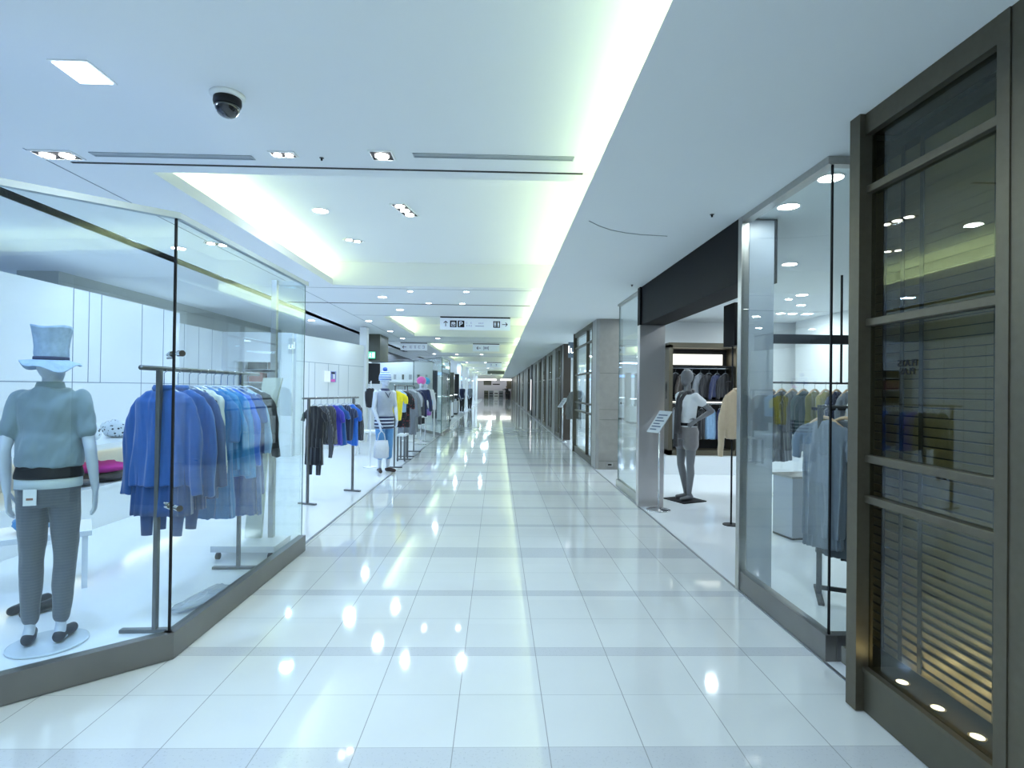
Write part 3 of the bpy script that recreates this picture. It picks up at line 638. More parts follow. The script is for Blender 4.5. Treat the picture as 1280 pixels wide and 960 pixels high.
t = B('price_tag', M_white, mn, (-.035,.035,.142,.146,.77,.86), rz=0); B('tag_print', mat('tag_brown', (.3, .15, .1), .6), t, (-.018,.018,.146,.148,.80,.812)); t.location = (.05, 0, .03)
# hat: flared pleated crown with drooping brim
q = MB(); n = 44; hr = []
for r, z in ((.078, 1.585), (.086, 1.60), (.094, 1.64), (.092, 1.68), (.098, 1.73), (.108, 1.785), (.112, 1.80), (.06, 1.79), (.02, 1.785)):
    hr.append([(r*(1+.022*math.sin(11*2*pi*k/n))*math.cos(2*pi*k/n), r*1.05*(1+.022*math.sin(11*2*pi*k/n))*math.sin(2*pi*k/n)+.005, z+.006*math.sin(3*2*pi*k/n)) for k in range(n)])
hat = q.loft(hr).build('hat', mat('pale_blue_linen', (.34, .44, .57), .85, var=.3, scale=30, bump=.3), mn, smooth=True)
q = MB(); br = []
for r, z, a in ((.084, 1.612, 0), (.100, 1.606, .002), (.130, 1.588, .012), (.160, 1.572, .022), (.166, 1.566, .024), (.150, 1.566, .018), (.10, 1.594, .002), (.082, 1.60, 0)):
    br.append([(r*math.cos(2*pi*k/n), r*math.sin(2*pi*k/n)+.005, z+a*math.sin(2*2*pi*k/n+.6)+a*.5*math.sin(5*2*pi*k/n)) for k in range(n)])
q.loft(br).build('hat_brim', MATS['pale_blue_linen'], hat, smooth=True)
MB().lathe((0, .005), [(.095, 1.607), (.0965, 1.612), (.0965, 1.622), (.095, 1.626)], 40, 1, 1.05).build('hat_band', mat('navy_piping', (.05, .06, .12), .7), hat, smooth=True)
e = MB().lathe((-2.55, 3.28), [(.185, .0045), (.19, .008), (.19, .014), (.182, .018)], 48).build('mannequin_base', mat('frosted_acrylic', (.62, .70, .78), .12, coat=.4), None, smooth=False)
e.parent = mn; e.matrix_parent_inverse = (Matrix.Translation(mn.location) @ Matrix.Rotation(mn.rotation_euler.z, 4, 'Z') @ Matrix.Diagonal((*mn.scale, 1))).inverted()

# --- mannequin with striped bobble hat, facing the camera
armsM = [((-.168, 0, 1.385), (-.215, -.01, 1.10), (-.155, -.12, .86), (.15, -.2, -1), (1, 0, 0), (0, -1, 0)),
         ((.168, 0, 1.385), (.225, .03, 1.12), (.17, -.13, .93), (-.2, -.3, -1), (-1, 0, 0), (0, -1, 0))]
legsM = [((-.085, 0, .84), (-.08, -.02, .46), (-.075, .01, .09), (-.12, -.12, .028)), ((.085, 0, .84), (.085, -.02, .46), (.08, .01, .09), (.14, -.12, .028))]
mm = figure('mannequin', 'white mannequin in striped bobble hat, grey sleeveless top and jeans, beside the left walkway', (-1.98, 9.9, .004), R(38), M_skin, armsM, legsM, headyaw=.25)
C_top = cloth('blue_grey_top', (.33, .37, .45), .06)
q = MB(); q.loft([ering(0, c, z, rx+.022, ry+.022) for z, rx, ry, c in [(.98,.158,.108,0)]+TORSO[4:11]])
q.build('sleeveless_top', C_top, mm, voxel=.009, relax=6)
MB().loft([ering(0, 0, 1.40, .10, .085), ering(0, 0, 1.43, .095, .08), ering(0, 0, 1.465, .07, .066), ering(0, 0, 1.46, .055, .05), ering(0, 0, 1.41, .06, .05)]).build('collar', C_navy, mm, smooth=True)
MB().tube([(-.05, -.115, 1.40), (-.02, -.128, 1.36), (.0, -.135, 1.31), (.02, -.128, 1.36), (.05, -.115, 1.40)], .007, 6).build('neck_lace', C_navy, mm, smooth=True)
MB().loft([ering(0, .008, .76, .175, .13), ering(0, .008, .86, .182, .133), ering(0, .006, .93, .182, .132), ering(0, .003, 1.0, .168, .12)]).build('striped_hem', stripemat('navy_white_stripe', (.02, .03, .09), (.62, .7, .8), 17, 'Z', width=.62), mm, smooth=True)
q = MB(); q.loft([ering(0, c, z, rx+.008, ry+.008) for z, rx, ry, c in [(.78,.145,.098,0)]+TORSO[:3]])
for hp, kn, an, toe in legsM:
    q.chain([hp, tuple(Vector(hp).lerp(Vector(kn), .5)), kn], [.090, .080, .066], 14); q.chain([kn, tuple(Vector(kn).lerp(Vector(an), .50))], [.066, .064], 14)
q.build('jeans', cloth('mid_blue_denim', (.10, .28, .55), .2), mm, voxel=.009)
for hp, kn, an, toe in legsM:
    q = MB(); q.chain([(an[0], an[1]+.035, .036), (an[0], an[1], .042), toe], [.037, .038, .032], 12); q.build('shoe', mat('brown_loafers', (.05, .03, .025), .45), mm, voxel=.008)
C_hat = stripemat('blue_white_knit', (.10, .22, .62), (.62, .72, .85), 26, 'Z', width=.45)
hh = MB().lathe((0, 0), [(.093, 1.60), (.106, 1.605), (.107, 1.65), (.098, 1.70), (.075, 1.745), (.035, 1.765), (.005, 1.77)], 30, 1, 1.08).build('hat', C_hat, mm, smooth=True)
MB().ell((0, .0, 1.80), (.042, .042, .040), 18, 12).build('pompom', mat('royal_pompom', (.06, .16, .60), 1., bump=.8, scale=60, sheen=.6), hh, smooth=True)
# handbag hanging from her hand
e = empty('handbag', 'silver white handbag hanging from the hand of the bobble hat mannequin', 'bag', (-1.985, 9.69, .265), R(20))
C_bag = mat('silver_leather', (.62, .65, .72), .35, var=.1)
MB().loft([superring(.10, .035, .0, 24), superring(.13, .055, .02, 24), superring(.13, .055, .18, 24, ripple=.004), superring(.11, .025, .30, 24), superring(.105, .012, .31, 24)]).build('bag_body', C_bag, e, smooth=True)
for s in (-1, 1): MB().tube([(-.07, s*.02, .29), (-.045, s*.016, .42), (0, s*.008, .475), (.045, s*.016, .42), (.07, s*.02, .29)], .006, 6).build('strap', C_bag, e, smooth=True)
garment('hanging_jacket', 'black jacket hanging behind the shoulder of the bobble hat mannequin', 'jacket', (-2.34, 10.35, 1.56), R(30), C_blk, L=.42, w=.10, whem=.07, seed=80)
e = empty('garment_stand', 'thin white stand holding a black jacket behind the bobble hat mannequin', 'stand', (-2.34, 10.42, .004))
MB().cyl((0, 0), .010, .01, 1.60).build('pole', M_white, e); MB().cyl((0, 0), .12, 0, .012).build('base', M_white, e); MB().tube([(0, 0, 1.59), (0, -.10, 1.56)], .006, 8).build('arm', M_chrome, e)

# --- right mannequin, hand on hip, seen from its side
armsR = [((-.160, 0, 1.40), (-.205, .12, 1.17), (-.165, -.03, 1.06), (.45, -.55, -.45), (1, 0, 0), (0, -.3, -.9)),
         ((.160, 0, 1.40), (.215, .24, 1.21), (.155, .035, 1.085), (.0, -.85, -.5), (-1, 0, 0), (0, -.4, .9))]
# stance: near leg slightly back
legsR = [((-.085, 0, .86), (-.08, -.03, .47), (-.07, .05, .09), (-.08, -.09, .028)), ((.085, 0, .86), (.09, -.01, .47), (.085, -.02, .09), (.10, -.17, .028))]
mr = figure('mannequin', 'faceless dark grey mannequin in white tee, shorts and scarf, hand on hip, right shop', (2.60, 7.62, .015), R(-68), M_skingrey, armsR, legsR, egg=True, headc=(0, -.01, 1.655))
q = MB(); q.loft([ering(0, c, z, rx+.018, ry+.020) for z, rx, ry, c in TORSO[3:11]])
for a in armsR: q.chain([a[0], tuple(Vector(a[0]).lerp(Vector(a[1]), .42))], [.060, .058], 14)
q.build('tee_shirt', mat('white_jersey', (.68, .71, .74), .85, bump=.15, scale=18), mr, voxel=.008, relax=5, wrinkle=(.008, 16, 7, 2))
q = MB(); q.loft([ering(0, c, z, rx+.014, ry+.014) for z, rx, ry, c in [(.82,.155,.105,0)]+TORSO[1:4]])
for hp, kn, an, toe in legsR: q.chain([hp, tuple(Vector(hp).lerp(Vector(kn), .28))], [.10, .104], 16)
q.build('shorts', cloth('taupe_shorts', (.20, .19, .20), .1), mr, voxel=.008)
MB().loft([ering(0, .003, 1.005, .170, .122), ering(0, .002, 1.03, .164, .118), ering(0, .002, 1.045, .158, .114)]).build('belt', M_black, mr, smooth=True)
C_scarf = cloth('charcoal_scarf', (.045, .045, .05))
sc_ = MB(); sc_.tube([(.075*math.cos(a), .01+.072*math.sin(a), 1.465+.02*math.sin(a)) for a in [2*pi*k/16 for k in range(17)]], .026, 10)
sc_ = sc_.build('scarf', C_scarf, mr, smooth=True)
for s, zz in ((-1, .72), (1, .90)):
    MB().tube([(s*.055, -.06, 1.46), (s*.035, -.125, 1.36), (s*.022, -.162, 1.15), (s*.02, -.17, .98), (s*.025, -.168, zz)], [.028, .034, .036, .040, .046], 12, flat=.5).build('scarf_end', C_scarf, sc_, smooth=True)
o = MB().prism([(-.16, -.26), (.24, -.24), (.22, .16), (-.2, .16)], 0, .012).build('base_plate', M_black, mr)
o.location = (0, 0, -.010)


# --- two hat displays near the distant screen
for x, y, hc, sc2, lab, cm_ in ((-1.98, 14.6, (.75, .12, .45), C_navy, 'white bust wearing a fluffy pink hat and navy top beyond the coats', 'pink_fur'), (-1.98, 15.5, (.05, .38, .68), cloth('white_cotton_top', (.7, .72, .76)), 'white bust wearing a fluffy turquoise hat behind the pink hat one', 'blue_fur')):
    e = empty('display_bust', lab, 'mannequin', (x, y, .004), 0)
    q = MB(); torso(q, z0=.9); q.chain([(0, .008, 1.40), (0, .004, 1.56)], [.058, .046], 12); headgeo(q, (0, -.01, 1.60)); q.build('body', M_skin, e, voxel=.012)
    q = MB(); q.loft([ering(0, c, z, rx+.02, ry+.02) for z, rx, ry, c in TORSO[2:11]]); q.chain([(-.17, 0, 1.38), (-.24, 0, 1.1), (-.25, -.03, .9)], [.06, .05, .045]); q.chain([(.17, 0, 1.38), (.24, 0, 1.1), (.25, -.03, .9)], [.06, .05, .045]); q.build('knit_top', sc2, e, voxel=.012)
    MB().ell((0, 0, 1.66), (.125, .13, .115), 20, 14).build('hat', mat(cm_, hc, 1., bump=1., scale=50, sheen=.8), e, smooth=True)
    MB().cyl((0, 0), .018, .01, .92).build('pole', M_chrome, e); MB().cyl((0, 0), .16, 0, .012, 32).build('stand_base', M_chrome, e)
e = empty('round_table', 'white round table curving beside the distant glass screen', 'table', (-2.35, 15.6, .004))
MB().cyl((0, 0), .42, .66, .70, 40).build('table_top', M_white, e); MB().lathe((0, 0), [(.3, 0), (.28, .02), (.06, .05), (.05, .6), (.2, .66)], 28).build('pedestal', M_white, e, smooth=True)

# --- far shopper
armsP = [((-.168, 0, 1.385), (-.36, -.05, 1.30), (-.52, -.16, 1.30), (-.5, -.5, 0), (0, 0, -1), (0, -1, 0)), ((.168, 0, 1.385), (.23, .03, 1.10), (.24, -.08, .86), (0, -.1, -1), (-1, 0, 0), (0, -1, 0))]
pe = figure('person', 'distant person in dark clothes walking at the far end of the corridor', (1.2, 74.5, 0), 0, mat('person_skin', (.35, .22, .16), .6), armsP, legsM, cat='person', voxel=.014)
q = MB(); q.loft([ering(0, c, z, rx+.03, ry+.03) for z, rx, ry, c in TORSO[1:11]])
for a in armsP: q.chain([a[0], a[1], a[2]], [.065, .055, .045], 10)
q.build('dark_jacket', M_blackm, pe, voxel=.014)
q = MB()
for hp, kn, an, toe in legsM: q.chain([hp, kn, an], [.10, .075, .06], 10)
q.build('dark_trousers', C_blk, pe, voxel=.014)
MB().ell((0, .012, 1.66), (.085, .10, .09), 14, 10).build('hair', C_blk, pe, smooth=True)

# ------------------------------------------------------------------ left shop furniture
ct = empty('display_counter', 'long white counter with a lit niche behind the left mannequin', 'counter', (0, 0, 0))
B('counter_top', M_panel, ct, (-4.95, -4.13, 4.2, 8.6, .80, .86)); B('back_panel', M_panel, ct, (-4.95, -4.75, 4.2, 8.6, .43, .80)); B('lower_cabinet', M_panel, ct, (-4.93, -4.11, 4.2, 8.6, .005, .40)); B('shelf_board', M_panel, ct, (-4.94, -4.10, 4.2, 8.6, .40, .43))
B('light_strip', emat('niche_light', (1, .97, .62), 4), ct, (-4.74, -4.70, 4.3, 8.5, .74, .77)); B('divider', M_panel, ct, (-4.75, -4.15, 8.55, 8.6, .43, .80))
def crumple(name, label, cat, loc, size, m, seed, group=None, rz=0., n=18, amp=.35):
    rnd = random.Random(seed); q = MB(); rings = []
    P = [(rnd.uniform(2, 6), rnd.uniform(0, 6), rnd.uniform(2, 6)) for _ in range(5)]
    for j in range(11):
        th = pi*(j+.02)/(10.04); ring = []
        for k in range(n):
            a = 2*pi*k/n; r = 1+amp*sum(math.sin(p[0]*a+p[1]+p[2]*th) for p in P)/5
            z = -math.cos(th)*.5+.5
            ring.append((size[0]*math.sin(th)**.7*math.cos(a)*r, size[1]*math.sin(th)**.7*math.sin(a)*r, size[2]*z*(1+amp*.6*(r-1)*2)))
        rings.append(ring)
    o = q.loft(rings).build(name, m, None, smooth=True, loc=loc, rz=rz); return tag(o, label, cat, group)
M_foil = spotmat('silver_black_fabric', (.62, .68, .74), (.03, .04, .05), 26, .30)
crumple('soft_bag', 'crumpled silver and black bag on the counter top beside the mannequin', 'bag', (-4.45, 6.15, .862), (.16, .20, .20), M_foil, 1, 'soft bags', .3)
crumple('soft_bag', 'second silver bag behind the first on the counter top', 'bag', (-4.5, 6.75, .862), (.14, .18, .20), M_foil, 4, 'soft bags', 1.2)
crumple('folded_sweater', 'magenta folded sweater in the lit niche of the counter', 'folded clothes', (-4.38, 6.3, .515), (.24, .24, .12), mat('magenta_knit', (.55, .04, .32), .9), 2, 'folded clothes')
crumple('folded_sweater', 'black folded sweater under the magenta one in the counter niche', 'folded clothes', (-4.38, 6.32, .431), (.26, .30, .08), C_blk, 3, 'folded clothes')
crumple('folded_sweater', 'blue folded sweater left of the magenta one in the counter niche', 'folded clothes', (-4.36, 5.55, .431), (.22, .24, .16), C_sky, 5, 'folded clothes')
crumple('folded_sweater', 'dark olive folded garment at the counter niche beside the hand', 'folded clothes', (-4.33, 5.92, .431), (.14, .13, .06), C_char, 6, 'folded clothes')
e = empty('low_table', 'low white table behind the left mannequin', 'table', (-3.443, 4.093, .004), R(36))
B('table_top', M_panel, e, (-.5,.45,-.22,.22,.38,.42), bevel=.004)
for sx in (-.46, .41):
    for sy in (-.19, .19): B('leg', M_panel, e, (sx-.018, sx+.018, sy-.018, sy+.018, 0, .38))
crumple('folded_shirt', 'bright blue folded shirt on the low white table', 'folded clothes', (-3.33, 4.12, .426), (.10, .11, .12), C_sky, 8, 'goods on the low table')
crumple('folded_shirt', 'black folded shirt on the low white table seen between the legs', 'folded clothes', (-3.66, 3.93, .426), (.11, .11, .07), C_blk, 9, 'goods on the low table')
e = empty('shoe_pair', 'dark and silver shoes on the floor left of the mannequin legs', 'shoes', (-3.0, 3.75, .005), R(-20))
for s in (-1, 1):
    q = MB(); q.chain([(s*.06, .10, .04), (s*.06, 0, .035), (s*.06, -.10, .028)], [.036, .034, .030], 12); q.build('shoe', C_blk, e, voxel=.008)
# plastic bag lying behind the long glass pane
o = crumple('plastic_bag', 'pale crumpled plastic bag lying on the floor behind the long glass pane', 'bag', (-1.99, 3.95, .006), (.09, .24, .05), mat('clear_plastic', (.62, .70, .80), .25, alpha=.55), 11, None, -.25, amp=.55)
# notice stand leaning behind the glass
e = empty('notice_stand', 'tall cream notice board on a wheeled base behind the clothes rack', 'sign stand', (-2.12, 4.98, .004), R(0))
M_cream = mat('cream_board', (.60, .64, .55), .5, var=.04)
B('base', M_panel, e, (-.30,.24,-.16,.22,.07,.125), bevel=.005)
for x in (-.25, .19):
    c = MB().tube([(x-.014, -.12, .03), (x+.014, -.12, .03)], .028, 14).build('caster', M_black, e)
q = MB(); q.add([(-.13,.10,.12),(.02,.10,.12),(.02,.13,.12),(-.13,.13,.12),(.02,-.03,1.32),(.14,-.03,1.32),(.14,.0,1.32),(.02,.0,1.32)], [(0,1,2,3),(4,7,6,5),(0,4,5,1),(1,5,6,2),(2,6,7,3),(3,7,4,0)])
q.build('support', M_cream, e)
q = MB(); q.add([(.045,-.06,1.28),(.18,-.06,1.28),(.18,-.03,1.28),(.045,-.03,1.28),(.05,.02,1.56),(.215,.02,1.56),(.215,.05,1.56),(.05,.05,1.56)], [(0,1,2,3),(4,7,6,5),(0,4,5,1),(1,5,6,2),(2,6,7,3),(3,7,4,0)])
q.build('board', M_cream, e)

# ------------------------------------------------------------------ ceiling fittings
dl_n = [0]
def downlight(loc, r, label, m=M_lamp, pw=0., col=NEUT, box=0, group='ceiling lamps', flip=False, name='downlight', sx=None):
    e = empty(name, label, 'ceiling light', loc, group=group)
    if box:   # rectangular recessed box with 'box' round lamps
        n = box; w = sx or .085
        B('housing', M_blackm, e, (-w*n, w*n, -w, w, -.006, -.001))
        q = MB(); q.box(-w*n-.012, w*n+.012, -w-.012, -w, -.009, 0); q.box(-w*n-.012, w*n+.012, w, w+.012, -.009, 0); q.box(-w*n-.012, -w*n, -w, w, -.009, 0); q.box(w*n, w*n+.012, -w, w, -.009, 0); q.build('frame', M_white, e)
        for i in range(n): MB().cyl(((2*i-n+1)*w, 0), w*.66, -.014, -.006, 20).build('lamp', m, e)
    else:
        MB().lathe((0, 0), [(r*1.15, -.0005), (r*1.15, -.006), (r*1.02, -.008), (r*1.0, -.002)], 28).build('rim', M_white, e)
        MB().cyl((0, 0), r*.97, -.007, -.002, 28).build('lamp', m, e)
    if pw: area((loc[0], loc[1], loc[2]-.02), r*1.6 or .1, r*1.6 or .1, pw, col)
    return e
# square lamp
e = empty('square_lamp', 'square lit ceiling lamp at the top left, left of the dome camera', 'ceiling light', (-2.178, 2.963, ZC))
B('frame', M_white, e, (-.10,.10,-.112,.112,-.006,-.0005)); B('diffuser', emat('diffuser', (.75, .88, 1), 14), e, (-.085,.085,-.098,.098,-.010,-.006))
area((-2.178, 2.963, ZC-.02), .17, .2, 26, BLUE)
downlight((-3.15, 4.05, ZC), 0, 'double recessed lamp at the far left beside the long vent', box=2, pw=0, sx=.068); area((-3.15, 4.05, ZC-.02), .2, .08, 13, BLUE)
downlight((-1.52, 3.95, ZC), 0, 'double recessed lamp just below the dome camera', box=2, sx=.04); area((-1.52, 3.95, ZC-.02), .15, .08, 16, COOL)
downlight((-.83, 3.93, ZC), 0, 'single recessed round lamp between the two long vents', box=1, sx=.072); area((-.83, 3.93, ZC-.02), .1, .1, 12, NEUT)
def vent(x0, x1, y0, y1, lab):
    e = empty('air_vent', lab, 'vent', ((x0+x1)/2, (y0+y1)/2, ZC), group='long linear vents'); w = (x1-x0)/2; d = (y1-y0)/2
    B('frame', M_head, e, (-w, w, -d, -d+.008, -.006, 0), (-w, w, d-.008, d, -.006, 0), (-w, -w+.008, -d, d, -.006, 0), (w-.008, w, -d, d, -.006, 0))
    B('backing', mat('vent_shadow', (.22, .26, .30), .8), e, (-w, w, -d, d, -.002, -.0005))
    B('slat', M_head, e, *[(-w, w, -d+.014+i*.013, -d+.020+i*.013, -.005, -.001) for i in range(int((2*d-.02)/.013))])
vent(-2.89, -1.76, 3.99, 4.06, 'long linear air vent on the left under the dome camera')
vent(-.61, .515, 3.88, 3.95, 'long linear air vent on the right next to the lit cove')
dc = empty('dome_camera', 'black security dome camera on a white ring under the ceiling', 'security camera', (-1.53, 3.16, ZC))
MB().lathe((0, 0), [(.092, -.0005), (.092, -.010), (.080, -.022), (.07, -.024)], 32).build('mounting_ring', M_white, dc, smooth=True)
MB().lathe((0, 0), [(.072, -.022), (.074, -.045), (.070, -.062), (.066, -.064)], 32).build('collar', M_black, dc, smooth=True)
q = MB(); q.lathe((0, 0), [(.066*math.cos(a), -.064-.066*math.sin(a)) for a in [pi/2*k/8 for k in range(8)]]+[(.003, -.13)], 32); q.build('dome', mat('black_dome', (.008, .008, .012), .06, coat=1.), dc, smooth=True)
# coffer 1 lamps (z 3.36)
ZF = 3.50
def up(x, y, z): k = (ZF-1.5)/(z-1.5); return (x*k, y*k, ZF)
downlight(up(-1.82, 5.72, 3.28), .085, 'flat round lamp at the left of the large lit coffer', pw=10, col=NEUT)
e = downlight(up(-.955, 5.65, 3.28), 0, 'triple recessed lamp in the middle of the large lit coffer', box=3, sx=.075); e.rotation_euler.z = R(78); area(up(-.955, 5.65, 3.26), .2, .2, 12, NEUT)
e = downlight(up(-1.78, 6.86, 3.28), 0, 'small double recessed lamp toward the back of the large lit coffer', box=2, sx=.06); e.rotation_euler.z = R(40)
# beam lamps
row = [((-2.1, 10.15), 'round lamp in the beam before the black cross slot'), ((-2.07, 11.8), 'round lamp in the beam just beyond the black cross slot'),
       ((-3.2, 13.9), 'round lamp beside the left ceiling joint, nearest of its row'), ((-3.15, 16.4), 'round lamp beside the left ceiling joint, second of its row'), ((-3.2, 18.8), 'round lamp beside the left ceiling joint, third of its row'),
       ((-2.0, 18.6), 'round lamp in the beam above the small arrow signs'), ((-4.62, 13.96), 'round lamp above the angled white wall'),
       ((-3.82, 6.76), 'round lamp seen through the front glass beside the corner'), ((-1.5, 9.5), 'small round lamp at the left end of the first beam'), ((-.55, 9.45), 'small round lamp on the right of the first beam')]
for (x, y), lab in row: downlight((x, y, ZC), .075 if y > 9.6 or x < -3 else .045, lab, pw=12 if x > -3.7 else 12, col=NEUT if x > -3 else COOL)
e = downlight((-3.2, 6.55, ZC), 0, 'triple recessed lamp above the glass screen', box=3, sx=.06); e.rotation_euler.z = R(35); area((-3.2, 6.55, ZC-.02), .25, .1, 12, BLUE)
for x, lab in ((-1.35, 'left of two small lamps set in the black cross slot'), (-.7, 'right of two small lamps set in the black cross slot')): downlight((x, 10.8, ZC), .05, lab)
for i, y in enumerate((6.75, 8.95, 11.7, 14.0, 16.4)): downlight((-4.24, y, ZC+.10), .055, '%s spotlight set in the long black ceiling slot' % ORD[i], pw=11, col=BLUE, group='spotlights in the black slot')
k = 0
for y in (27.3, 36, 46, 56, 66):
    for x in (-3.1, -2.0, -.8): downlight((x, y, ZC), .08, '%s distant round ceiling lamp counted from the camera' % ORD[k], pw=22, col=COOL, group='distant ceiling lamps'); k += 1

# ------------------------------------------------------------------ hanging signs
M_sign = mat('sign_pale', (.62, .70, .80), .4, emit=(.62, .75, .92), es=.28)
def arrow(q, x, z, s, d):
    y = -.012
    v = {'up': ((0, 1), (1, 0)), 'right': ((1, 0), (0, 1)), 'left': ((-1, 0), (0, 1))}[d]
    a, p = Vector((v[0][0], 0, v[0][1])), Vector((v[1][0], 0, v[1][1])); c = Vector((x, y, z))
    q.tube([c-a*s, c+a*s*.95], s*.13, 6); q.tube([c+a*s-p*0+(-a*.75+p*.75)*s, c+a*s], s*.13, 6); q.tube([c+a*s+(-a*.75-p*.75)*s, c+a*s], s*.13, 6)
def sign(name, label, loc, w, h):
    e = empty(name, label, 'sign', loc, group='hanging direction signs'); B('panel', M_sign, e, (-w/2, w/2, -.01, .01, -h, -.03)); B('top_rail', M_black, e, (-w/2, w/2, -.02, .02, -.03, 0)); return e
e = sign('direction_sign', 'wide direction sign with arrows, parking and toilet symbols', (-.53, 12.83, ZC), 1.60, .30)
q = MB(); arrow(q, -.675, -.165, .06, 'up'); arrow(q, .675, -.165, .06, 'right'); q.build('arrow', M_black, e)
for x, nm in ((-.50, 'carpark_symbol'), (-.325, 'parking_symbol'), (.49, 'toilet_symbol')):
    s_ = B(nm, M_black, e, (x-.076, x+.076, -.016, -.010, -.243, -.09))
    q = MB(); y = -.019
    if nm == 'parking_symbol': q.box(x-.04, x-.018, y, -.016, -.22, -.11); q.tube([(x-.03, y, -.12), (x+.015, y, -.12), (x+.035, y, -.145), (x+.015, y, -.170), (x-.03, y, -.170)], .010, 6)
    elif nm == 'toilet_symbol':
        for s in (-1, 1): q.ell((x+s*.038, y, -.115), (.011, .003, .011), 8, 6); q.prism([(0, 0), (.001, 0), (0, .001)], -9, -9.001) if 0 else None; q.box(x+s*.038-.016, x+s*.038+.016, y, -.016, -.19, -.13); q.box(x+s*.038-.009, x+s*.038+.009, y, -.016, -.225, -.19)
        q.box(x-.002, x+.002, y, -.016, -.23, -.10)
    else:
        for k in (-1, 0, 1): q.ell((x+k*.028, y, -.125), (.009, .003, .009), 8, 6)
        q.box(x-.045, x+.045, y, -.016, -.165, -.14); q.box(x-.045, x-.035, y, -.016, -.22, -.165); q.box(x+.035, x+.045, y, -.016, -.22, -.165); q.box(x-.045, x+.045, y, -.016, -.222, -.212); q.box(x-.02, x+.02, y, -.016, -.19, -.175)
    q.build('symbol_lines', M_sign, s_)
q = MB(); rnd = random.Random(3)
M_ink = mat('sign_ink', (.10, .14, .22), .6)
def glyphs(q, x, z, n, s, gap, seed):
    rnd = random.Random(seed)
    for i in range(n):
        cx = x+i*gap
        for k in range(2): zz = z-s*.4+k*s*.8*rnd.uniform(.7, 1.1); q.box(cx-s*.45, cx+s*.45, -.013, -.010, zz-s*.07, zz+s*.07)
        xx = cx+rnd.choice((-.35, 0, .35))*s; q.box(xx-s*.07, xx+s*.07, -.013, -.010, z-s*.5, z+s*.5)
glyphs(q, -.195, -.14, 1, .03, .04, 1); glyphs(q, -.09, -.14, 1, .03, .04, 2); glyphs(q, -.19, -.205, 3, .032, .05, 3); glyphs(q, .09, -.145, 3, .03, .042, 4); q.box(-.0, .2, -.013, -.010, -.215, -.205)
q.build('lettering', M_ink, e)
e = sign('direction_sign', 'small sign with a left arrow and four characters, further left', (-3.08, 20.55, ZC), .97, .28)
q = MB(); arrow(q, -.34, -.165, .07, 'left'); q.build('arrow', M_black, e); q = MB(); glyphs(q, -.10, -.16, 4, .09, .15, 9); q.build('lettering', M_ink, e)
e = sign('direction_sign', 'small sign with a left arrow and a toilet mark in the corridor centre', (-.44, 20.55, ZC), .97, .28)
q = MB(); arrow(q, -.27, -.165, .075, 'left'); q.build('arrow', M_black, e); q = MB(); q.box(-.09, -.075, -.013, -.01, -.24, -.09); q.box(.075, .09, -.013, -.01, -.24, -.09)
for s in (-1, 1): q.box(s*.035-.018, s*.035+.018, -.013, -.01, -.20, -.12)
q.build('lettering', M_ink, e)
e = sign('direction_sign', 'third row sign with small dark symbols, distant and pale', (-.25, 35.5, ZC), .95, .30); q = MB(); glyphs(q, -.2, -.16, 2, .12, .35, 12); q.build('lettering', M_ink, e)
e = empty('direction_sign', 'dark hanging sign nearest the far end of the corridor', 'sign', (-.15, 52, ZC), group='hanging direction signs'); B('panel', mat('sign_dark', (.10, .11, .10), .5), e, (-.8, .8, -.02, .02, -.34, -.02)); q = MB(); glyphs(q, -.5, -.18, 3, .16, .45, 5); q.build('lettering', M_sign, e)

# ------------------------------------------------------------------ RIGHT SIDE
# dark window bay nearest the camera
W = empty('shop_window', 'dark shop window with bronze frame and lowered blind, nearest on the right', 'shop window')
def window_bay(W, x, y0, y1, kick=.21, dark=True, transoms=(2.46, 1.83, 1.19, 1.0), top=ZS, mull=(), gm=None):
    fw = .045
    B('jamb', M_steeld, W, (x-.045, x+.035, y1, y1+.075, .005, top)); B('jamb', M_steeld, W, (x-.02, x+.12, y0-.05, y0, .005, top))
    B('head', M_steeld, W, (x-.02, x+.12, y0, y1, top-.10, top-.001)); B('kick_panel', M_kick, W, (x-.005, x+.12, y0, y1, .005, kick-.02)); B('sill', M_steeld, W, (x-.015, x+.22, y0, y1, kick-.02, kick))
    for z in transoms: B('transom', M_steeld, W, (x-.012, x+.05, y0, y1, z-.018, z+.018), bevel=.004)
    for y in mull: B('mullion', M_steeld, W, (x-.015, x+.06, y-.025, y+.025, kick, top-.1))
    B('glass_pane', gm or M_glasst, W, (x+.015, x+.022, y0, y1, kick, top-.1))
window_bay(W, 1.745, 1.90, 2.60)
o = MB().box(1.73, 2.4, -1.0, 1.86, 0, ZS).build('wall_right_near', M_steeld); struct(o, 'dark bronze wall panel at the right edge', 'wall')
M_inside = mat('dark_brown_interior', (.045, .042, .035), .6, var=.1)
o = MB().box(2.35, 2.42, 1.86, 2.90, 0, ZS).box(1.865, 2.42, 2.87, 2.90, 0, ZS).prism([(1.772, 2.677), (1.785, 2.677), (1.878, 2.88), (1.865, 2.88)], 0, ZS).box(1.87, 2.42, 1.86, 1.88, 0, ZS).build('wall_right_recess', M_inside); struct(o, 'dark inner walls of the nearest shop window', 'wall')
o = B('display_floor', mat('dark_display_floor', (.10, .095, .075), .25, coat=.3), W, (1.80, 2.35, 1.88, 2.87, .10, .185))
bl = empty('window_blind', 'dark slatted blind lowered inside the nearest right window', 'blind')
M_slat = mat('bronze_slat', (.40, .33, .21), .4, .1, var=.1)
q = MB(); z = .27
